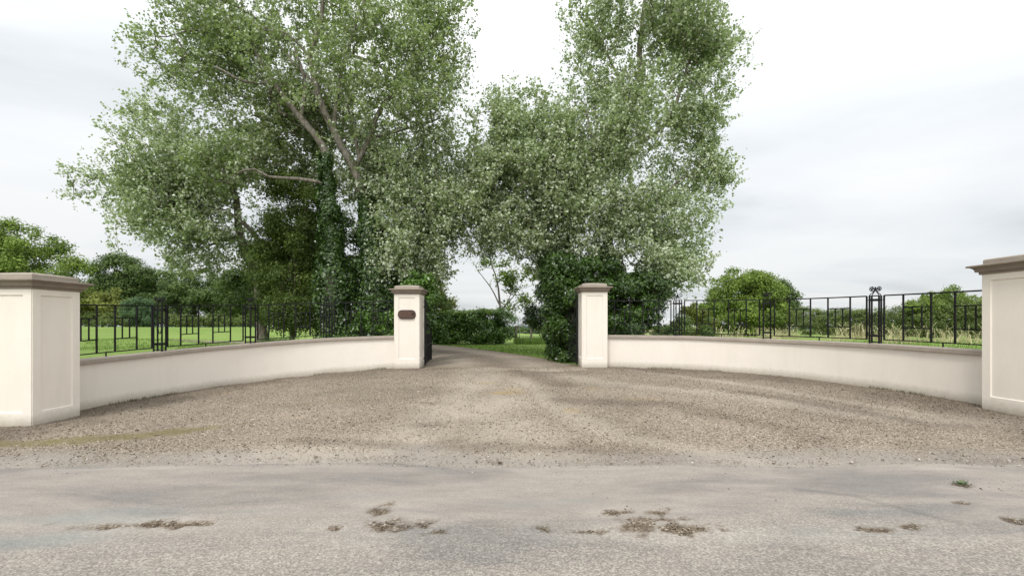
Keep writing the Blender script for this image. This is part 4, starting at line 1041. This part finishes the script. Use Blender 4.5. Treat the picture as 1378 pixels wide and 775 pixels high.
bgt('maple_tree', 'yellowish low tree just right of the left end pillar', 138, 386, 60, [(140, 410, 60, 2.9, 2.6, 2.1), (115, 412, 60, 2.6, 2.5, 1.9), (160, 420, 60, 1.5, 1.6, 1.3)], M_olive, 24000, .20, 90)
bgt('juniper_bush', 'small round blue-green bush by the field hedge below the dark rounded tree', 188, 401, 56, [(187, 420, 56, 1.6, 1.5, 1.5), (192, 428, 56, 1.7, 1.5, 1.0)], M_blueg, 13000, .15, 60, cat='shrub', tr=False, part='foliage')
bgt('hawthorn_tree', 'mid green hawthorn tree seen under the left poplar crown, right of the dark rounded tree', 262, 366, 63, [(265, 395, 63, 3.6, 3, 2.8), (235, 400, 63, 2.6, 2.6, 2.0), (300, 395, 63, 3.0, 3, 2.8), (260, 420, 63, 5, 3, 1.8)], M_oak, 36000, .22, 130)
bgt('ash_tree', 'lighter green tree at the far edge of the left field beside the leaning poplar trunk', 335, 375, 66, [(335, 400, 66, 3.4, 3, 3.4), (365, 405, 66, 3.4, 3, 3.2), (320, 420, 66, 3.5, 3, 1.8)], M_ash, 26000, .24, 100)
def hedge(name, label, pts, mat, n, ls, nl, lump=.5, group=None):
    bl = []
    for (p0, y0, t0), (p1, y1, t1) in zip(pts[:-1], pts[1:]):
        k = max(2, int(abs(p1 - p0) / 10))
        for i in range(k):
            f = i / k; px = p0 + (p1 - p0) * f; Yd = y0 + (y1 - y0) * f; top = t0 + (t1 - t0) * f + random.uniform(-1.2, 1.2)
            g = gb(px, Yd); zt = EYE + (HY - top) / FPX * Yd; h = (zt - g[2]) / 2
            bl.append((np.array([g[0], Yd, g[2] + h]), np.array([max(.9, 12 / FPX * Yd), .9, h * .92])))
    g = gb((pts[0][0] + pts[-1][0]) / 2, pts[0][1])
    return puff(name, label, 'hedge', g, bl, mat, n, ls, nl, lump, part='foliage', group=group, minz=None)
hedge('field_hedge', 'low trimmed hedge along the back of the left field', [(-120, 58, 415), (60, 58, 418), (105, 58, 419), (170, 58, 423), (215, 58, 424), (300, 60, 424), (400, 62, 424), (560, 64, 425)], M_hedge, 100000, .13, 2200, .30)
bgt('oak_tree', 'largest round tree in the right field, left of the long hedge', 1003, 366, 46, [(1000, 395, 46, 2.9, 2.6, 2.2), (980, 412, 46, 2.2, 2.4, 2.2), (1030, 410, 46, 2.4, 2.4, 2.0), (1000, 428, 45, 4.0, 2.8, 1.5), (1012, 385, 46, 1.6, 1.6, 1.3)], M_ash, 46000, .17, 170)
bgt('oak_tree', 'darker tree half hidden behind the largest round tree on the right', 1052, 381, 60, [(1050, 405, 60, 2.3, 2.2, 2.2), (1030, 400, 60, 2.4, 2.2, 2.2), (1062, 415, 60, 1.6, 1.8, 2.0), (1040, 425, 60, 3.6, 2.4, 1.6)], M_oak, 26000, .2, 110)
hedge('field_hedge', 'long shaggy hawthorn hedge behind the right field', [(1050, 46, 412), (1085, 42, 412), (1115, 40, 415), (1145, 38, 414), (1160, 38, 416), (1215, 34, 408), (1235, 33, 402), (1330, 31, 402), (1500, 28, 398)], M_hedge, 130000, .09, 2600, .24)
bgt('hawthorn_tree', 'bushy bright hawthorn rising out of the right hedge beside the right end pillar', 1268, 389, 33, [(1268, 407, 33, 1.7, 1.2, .85), (1240, 415, 33, 1.0, 1.1, .7), (1298, 414, 33, 1.4, 1.1, .8)], M_ash, 20000, .10, 90, tr=False, part='foliage')
hedge('field_hedge', 'far dark hedge line across the land beyond the field gate', [(560, 130, 440), (700, 130, 441), (760, 120, 440), (900, 110, 441), (960, 90, 441)], M_oak, 16000, .45, 200, .5)

# ------------------------------------------------------------------ grasses
def blades(name, label, x, y, h, mat, lean=.35, wd=.006, seed=False, zoff=0):
    n = len(x); z = gz(x, y) + zoff; a = rng.random(n) * 6.283; d = np.stack([np.cos(a), np.sin(a), np.zeros(n)], 1)
    sd_ = np.stack([-np.sin(a), np.cos(a), np.zeros(n)], 1) * wd if np.isscalar(wd) else np.stack([-np.sin(a), np.cos(a), np.zeros(n)], 1) * wd[:, None]
    p = np.stack([x, y, z - .02], 1); ln = (lean * rng.random(n))[:, None] * h[:, None]
    p1 = p + np.array([0, 0, .55]) * h[:, None] + d * ln * .3; p2 = p + np.array([0, 0, 1.]) * h[:, None] * (1 - .3 * rng.random((n, 1))) + d * ln
    V = [p - sd_, p + sd_, p1 + sd_ * .8, p1 - sd_ * .8, p2 + sd_ * (1.8 if seed else .15), p2 - sd_ * (1.8 if seed else .15)]
    V = np.stack(V, 1).reshape(-1, 3); b = (np.arange(n) * 6)[:, None]
    Fb = np.concatenate([b + np.array([[0, 1, 2, 3]]), b + np.array([[3, 2, 4, 5]])], 0)
    me = np_mesh(name, V, Fb); t = rng.random(n); fattr(me, 'tint', np.concatenate([t, t]), 'FACE')
    o = link(name, me, mat); tag(o, label, 'grass', kind='stuff'); return o
# verge beyond the gate
n = 26000; y = rng.uniform(15, 34, n); x = drive_r(np.clip(y, 13, 27.6)) + .1 + rng.random(n) ** 1.3 * 9
k = (x < 5) & ~((y > 27.9) & (x < .1)); x, y = x[k], y[k]
blades('verge_grass', 'short green grass on the verge beyond the gates', x, y, .04 + .06 * rng.random(len(x)) + .25 * sstep(28.5, 31, y) * rng.random(len(x)), M_grass, .6, .011)
n = 5000; x = rng.uniform(.2, 3.2, n); y = rng.uniform(28.5, 32, n)
blades('long_grass', 'long unmown grass round the field gate posts', x, y, .15 + .4 * rng.random(n) ** 2, M_grass, .5, .012)
# right field: tall seeding grass before the hedge
n = 42000; x = rng.uniform(9, 42, n); y = 24 + 16 * rng.random(n) ** .8; cl = fbm(x, y, .35, 3, 4.)
k = rng.random(n) < sstep(.44, .66, cl) * sstep(27, 34, y + 4 * (x > 18)); x, y = x[k], y[k]
k = y < np.interp(x / y * FPX + CX, [900, 1050, 1160, 1235, 1500], [43, 43, 36.5, 31.5, 27]); x, y = x[k], y[k]
blades('seeding_grass', 'tall pale seeding grass in front of the right field hedge', x, y, (.15 + 1.1 * rng.random(len(x)) ** 3) * (.6 + .8 * vnoise(np.stack([x, y, x * 0], 1), .7)), M_straw, .9, .011, True)
n = 30000; x = rng.uniform(3, 34, n); y = rng.uniform(14, 30, n); k = (~inside(x, y, .35)) & (x / y * FPX + CX > 905) & (x / y * FPX + CX < 1500) & (fbm(x, y, .5, 3, 9.) > .42); x, y = x[k], y[k]
blades('field_grass', 'yellow-green tufts in the right field behind the wall', x, y, .06 + .13 * rng.random(len(x)), M_grass, .8, .012)
n = 9000; x = rng.uniform(3, 16, n); y = rng.uniform(9, 19, n); k = (~inside(x, y, .14)) & inside(x, y, .9) & (x / y * FPX + CX > 960) & (fbm(x, y, .9, 3, 2.) > .40); x, y = x[k], y[k]
blades('dry_grass', 'dry straw-coloured grass close behind the right wall', x, y, .10 + .3 * rng.random(len(x)), M_straw, .9, .006)
n = 26000; x = rng.uniform(-26, -6, n); y = rng.uniform(9.5, 30, n); k = (~inside(x, y, .2)) & (x / y * FPX + CX < 352) & (x / y * FPX + CX > 60) & (fbm(x, y, .5, 3, 9.) > .40); x, y = x[k], y[k]
blades('field_grass', 'fresh green tufts in the left field behind the wall', x, y, .05 + .10 * rng.random(len(x)), M_grass, .8, .012)
n = 6000; x = rng.uniform(-12, -5.5, n); y = rng.uniform(9.5, 16, n); k = (~inside(x, y, .16)) & inside(x, y, .62) & (x / y * FPX + CX < 350) & (fbm(x, y, .9, 3, 2.) > .48); x, y = x[k], y[k]
blades('dry_grass', 'faded grass close behind the left wall', x, y, .08 + .22 * rng.random(len(x)), M_straw, .9, .006)

# grassy mound and brushwood behind the left wall
mc = gb(372, 15.4)
n = 7000; a = rng.random(n) * 6.283; r = np.sqrt(rng.random(n)); x = mc[0] + np.cos(a) * r * .95; y = mc[1] + np.sin(a) * r * .7
mz = .85 * (1 - r ** 2)
V_, D_ = [], []
me_r = empty('grass_mound', tuple(mc), 'rough grassy heap behind the left wall, left of the brushwood', 'mound')
mb = MB(); nr, na = 8, 20
vs = [(0, 0, .85)]; fs = []
for i in range(1, nr + 1):
    rr = i / nr
    for k in range(na):
        aa = 2 * math.pi * k / na; vs.append((math.cos(aa) * rr * .95, math.sin(aa) * rr * .7, .85 * (1 - rr ** 2) - .05 + .06 * math.sin(aa * 5 + i)))
for k in range(na): fs.append((0, 1 + k, 1 + (k + 1) % na))
for i in range(nr - 1):
    for k in range(na): fs.append((1 + i * na + k, 1 + (i + 1) * na + k, 1 + (i + 1) * na + (k + 1) % na, 1 + i * na + (k + 1) % na))
mb.add(vs, fs); mb.build('heap', M_field, me_r, smooth=True)
p = np.stack([x, y, mc[2] + mz], 1); hh = .15 + .3 * rng.random(n); d = unit(np.stack([np.cos(a), np.sin(a), .6 + 0 * a], 1) + rng.normal(0, .35, (n, 3)))
sd_ = unit(np.cross(d, rng.normal(0, 1, (n, 3)))) * .006
V_ = np.stack([p - sd_, p + sd_, p + d * hh[:, None] + sd_ * .2 - [0, 0, .05], p + d * hh[:, None] - sd_ * .2 - [0, 0, .05]], 1).reshape(-1, 3) - mc
me = np_mesh('long_grass', V_, np.arange(n * 4).reshape(n, 4)); fattr(me, 'tint', rng.random(n), 'FACE'); link('long_grass', me, M_weed, me_r)
bp = gb(400, 15.3); mb = MB()
for k in range(150):
    a = random.uniform(0, 6.283); r = random.uniform(0, .75); s0 = Vector((math.cos(a) * r, math.sin(a) * r * .7, random.uniform(0, .25)))
    d = Vector((random.gauss(0, .6), random.gauss(0, .6), random.uniform(.1, .9))).normalized(); L = random.uniform(.3, 1.0)
    q = s0 + d * L * .5 + Vector((random.gauss(0, .08), random.gauss(0, .08), .05)); mb.tube([s0, q, s0 + d * L + Vector((random.gauss(0, .12), 0, -.1 * L))], [.011, .007, .003], 4)
mb.tube([Vector((-.85, -.2, .12)), Vector((-.35, -.2, .42)), Vector((.3, -.2, .95))], [.022, .018, .01], 5)
o = mb.build('brushwood', M_twig); o.location = bp; tag(o, 'heap of brown dead brushwood behind the left wall, right of the grassy heap', 'branches')
bp = gb(338, 14.2); mb = MB(); mb.tube([(-.5, 0, .5), (0, 0, .85), (.35, .1, 1.3)], [.02, .015, .006], 5); mb.tube([(0, 0, .85), (.25, 0, .9), (.4, 0, 1.1)], [.012, .008, .004], 4)
mb.tube([(-.5, 0, .5), (-.62, 0, .2), (-.65, 0, -.05)], [.02, .02, .02], 5)
o = mb.build('fallen_branch', M_twig); o.location = bp; tag(o, 'single bare branch leaning behind the railing post at the edge of the left field', 'branches')

# small weeds
def weed(px, py, r, n, label, mat=None, q=None):
    x0, y0 = q or P(px, py); b = np.array([x0, y0, gz1(x0, y0) + .01])
    d = unit(rng.normal(0, 1, (n, 3)) * [1, 1, .35] + [0, 0, .35]); pos = b + d * (r * rng.random(n) ** .6)[:, None] * [1, .7, .6] + [0, 0, .005]
    me_o = leaves_mesh('weed', pos, np.tile([0, 0, 1.], (n, 1)), r * .38, .3, mat or M_weed, None, off=b, axis=d, jit=.4)
    me_o.location = b; tag(me_o, label, 'weed'); return me_o
weed(1293, 652, .075, 90, 'small tuft of green weed growing from a crack in the road at right')
weed(126, 587, .05, 30, 'tiny dark weed on the gravel in front of the left end pillar', M_oak)
weed(591, 520, .05, 60, 'low weed sprig on the gravel in front of the plaque pillar', M_oak)
weed(585, 546, .06, 130, 'larger scatter of dark weed in the middle of the forecourt', M_oak)

# weeds and moss gathered along the foot of the walls
fx, fy = [], []
for pth, sd2 in ((LP, 1), (RP, 1)):
    n = 1500; q = rng.random(n) * pth[2][-1]; x = np.interp(q, pth[2], pth[0]); y = np.interp(q, pth[2], pth[1]); tx = np.gradient(pth[0], pth[2]); ty = np.gradient(pth[1], pth[2])
    nx_, ny_ = -np.interp(q, pth[2], ty), np.interp(q, pth[2], tx)
    sg = np.where((nx_ * (0 - x) + ny_ * (9 - y)) > 0, 1, -1); d_ = .125 + .07 * rng.random(n) ** 2
    k = fbm(q, q * 0, 1.1, 3, 1.0 + sd2) > .58; fx.append((x + nx_ * sg * d_)[k]); fy.append((y + ny_ * sg * d_)[k])
x = np.concatenate(fx); y = np.concatenate(fy)
blades('wall_foot_weeds', 'sparse low weeds growing where the walls meet the gravel', x, y, .03 + .07 * rng.random(len(x)) ** 2, M_moss, 1.0, .004, zoff=.03)
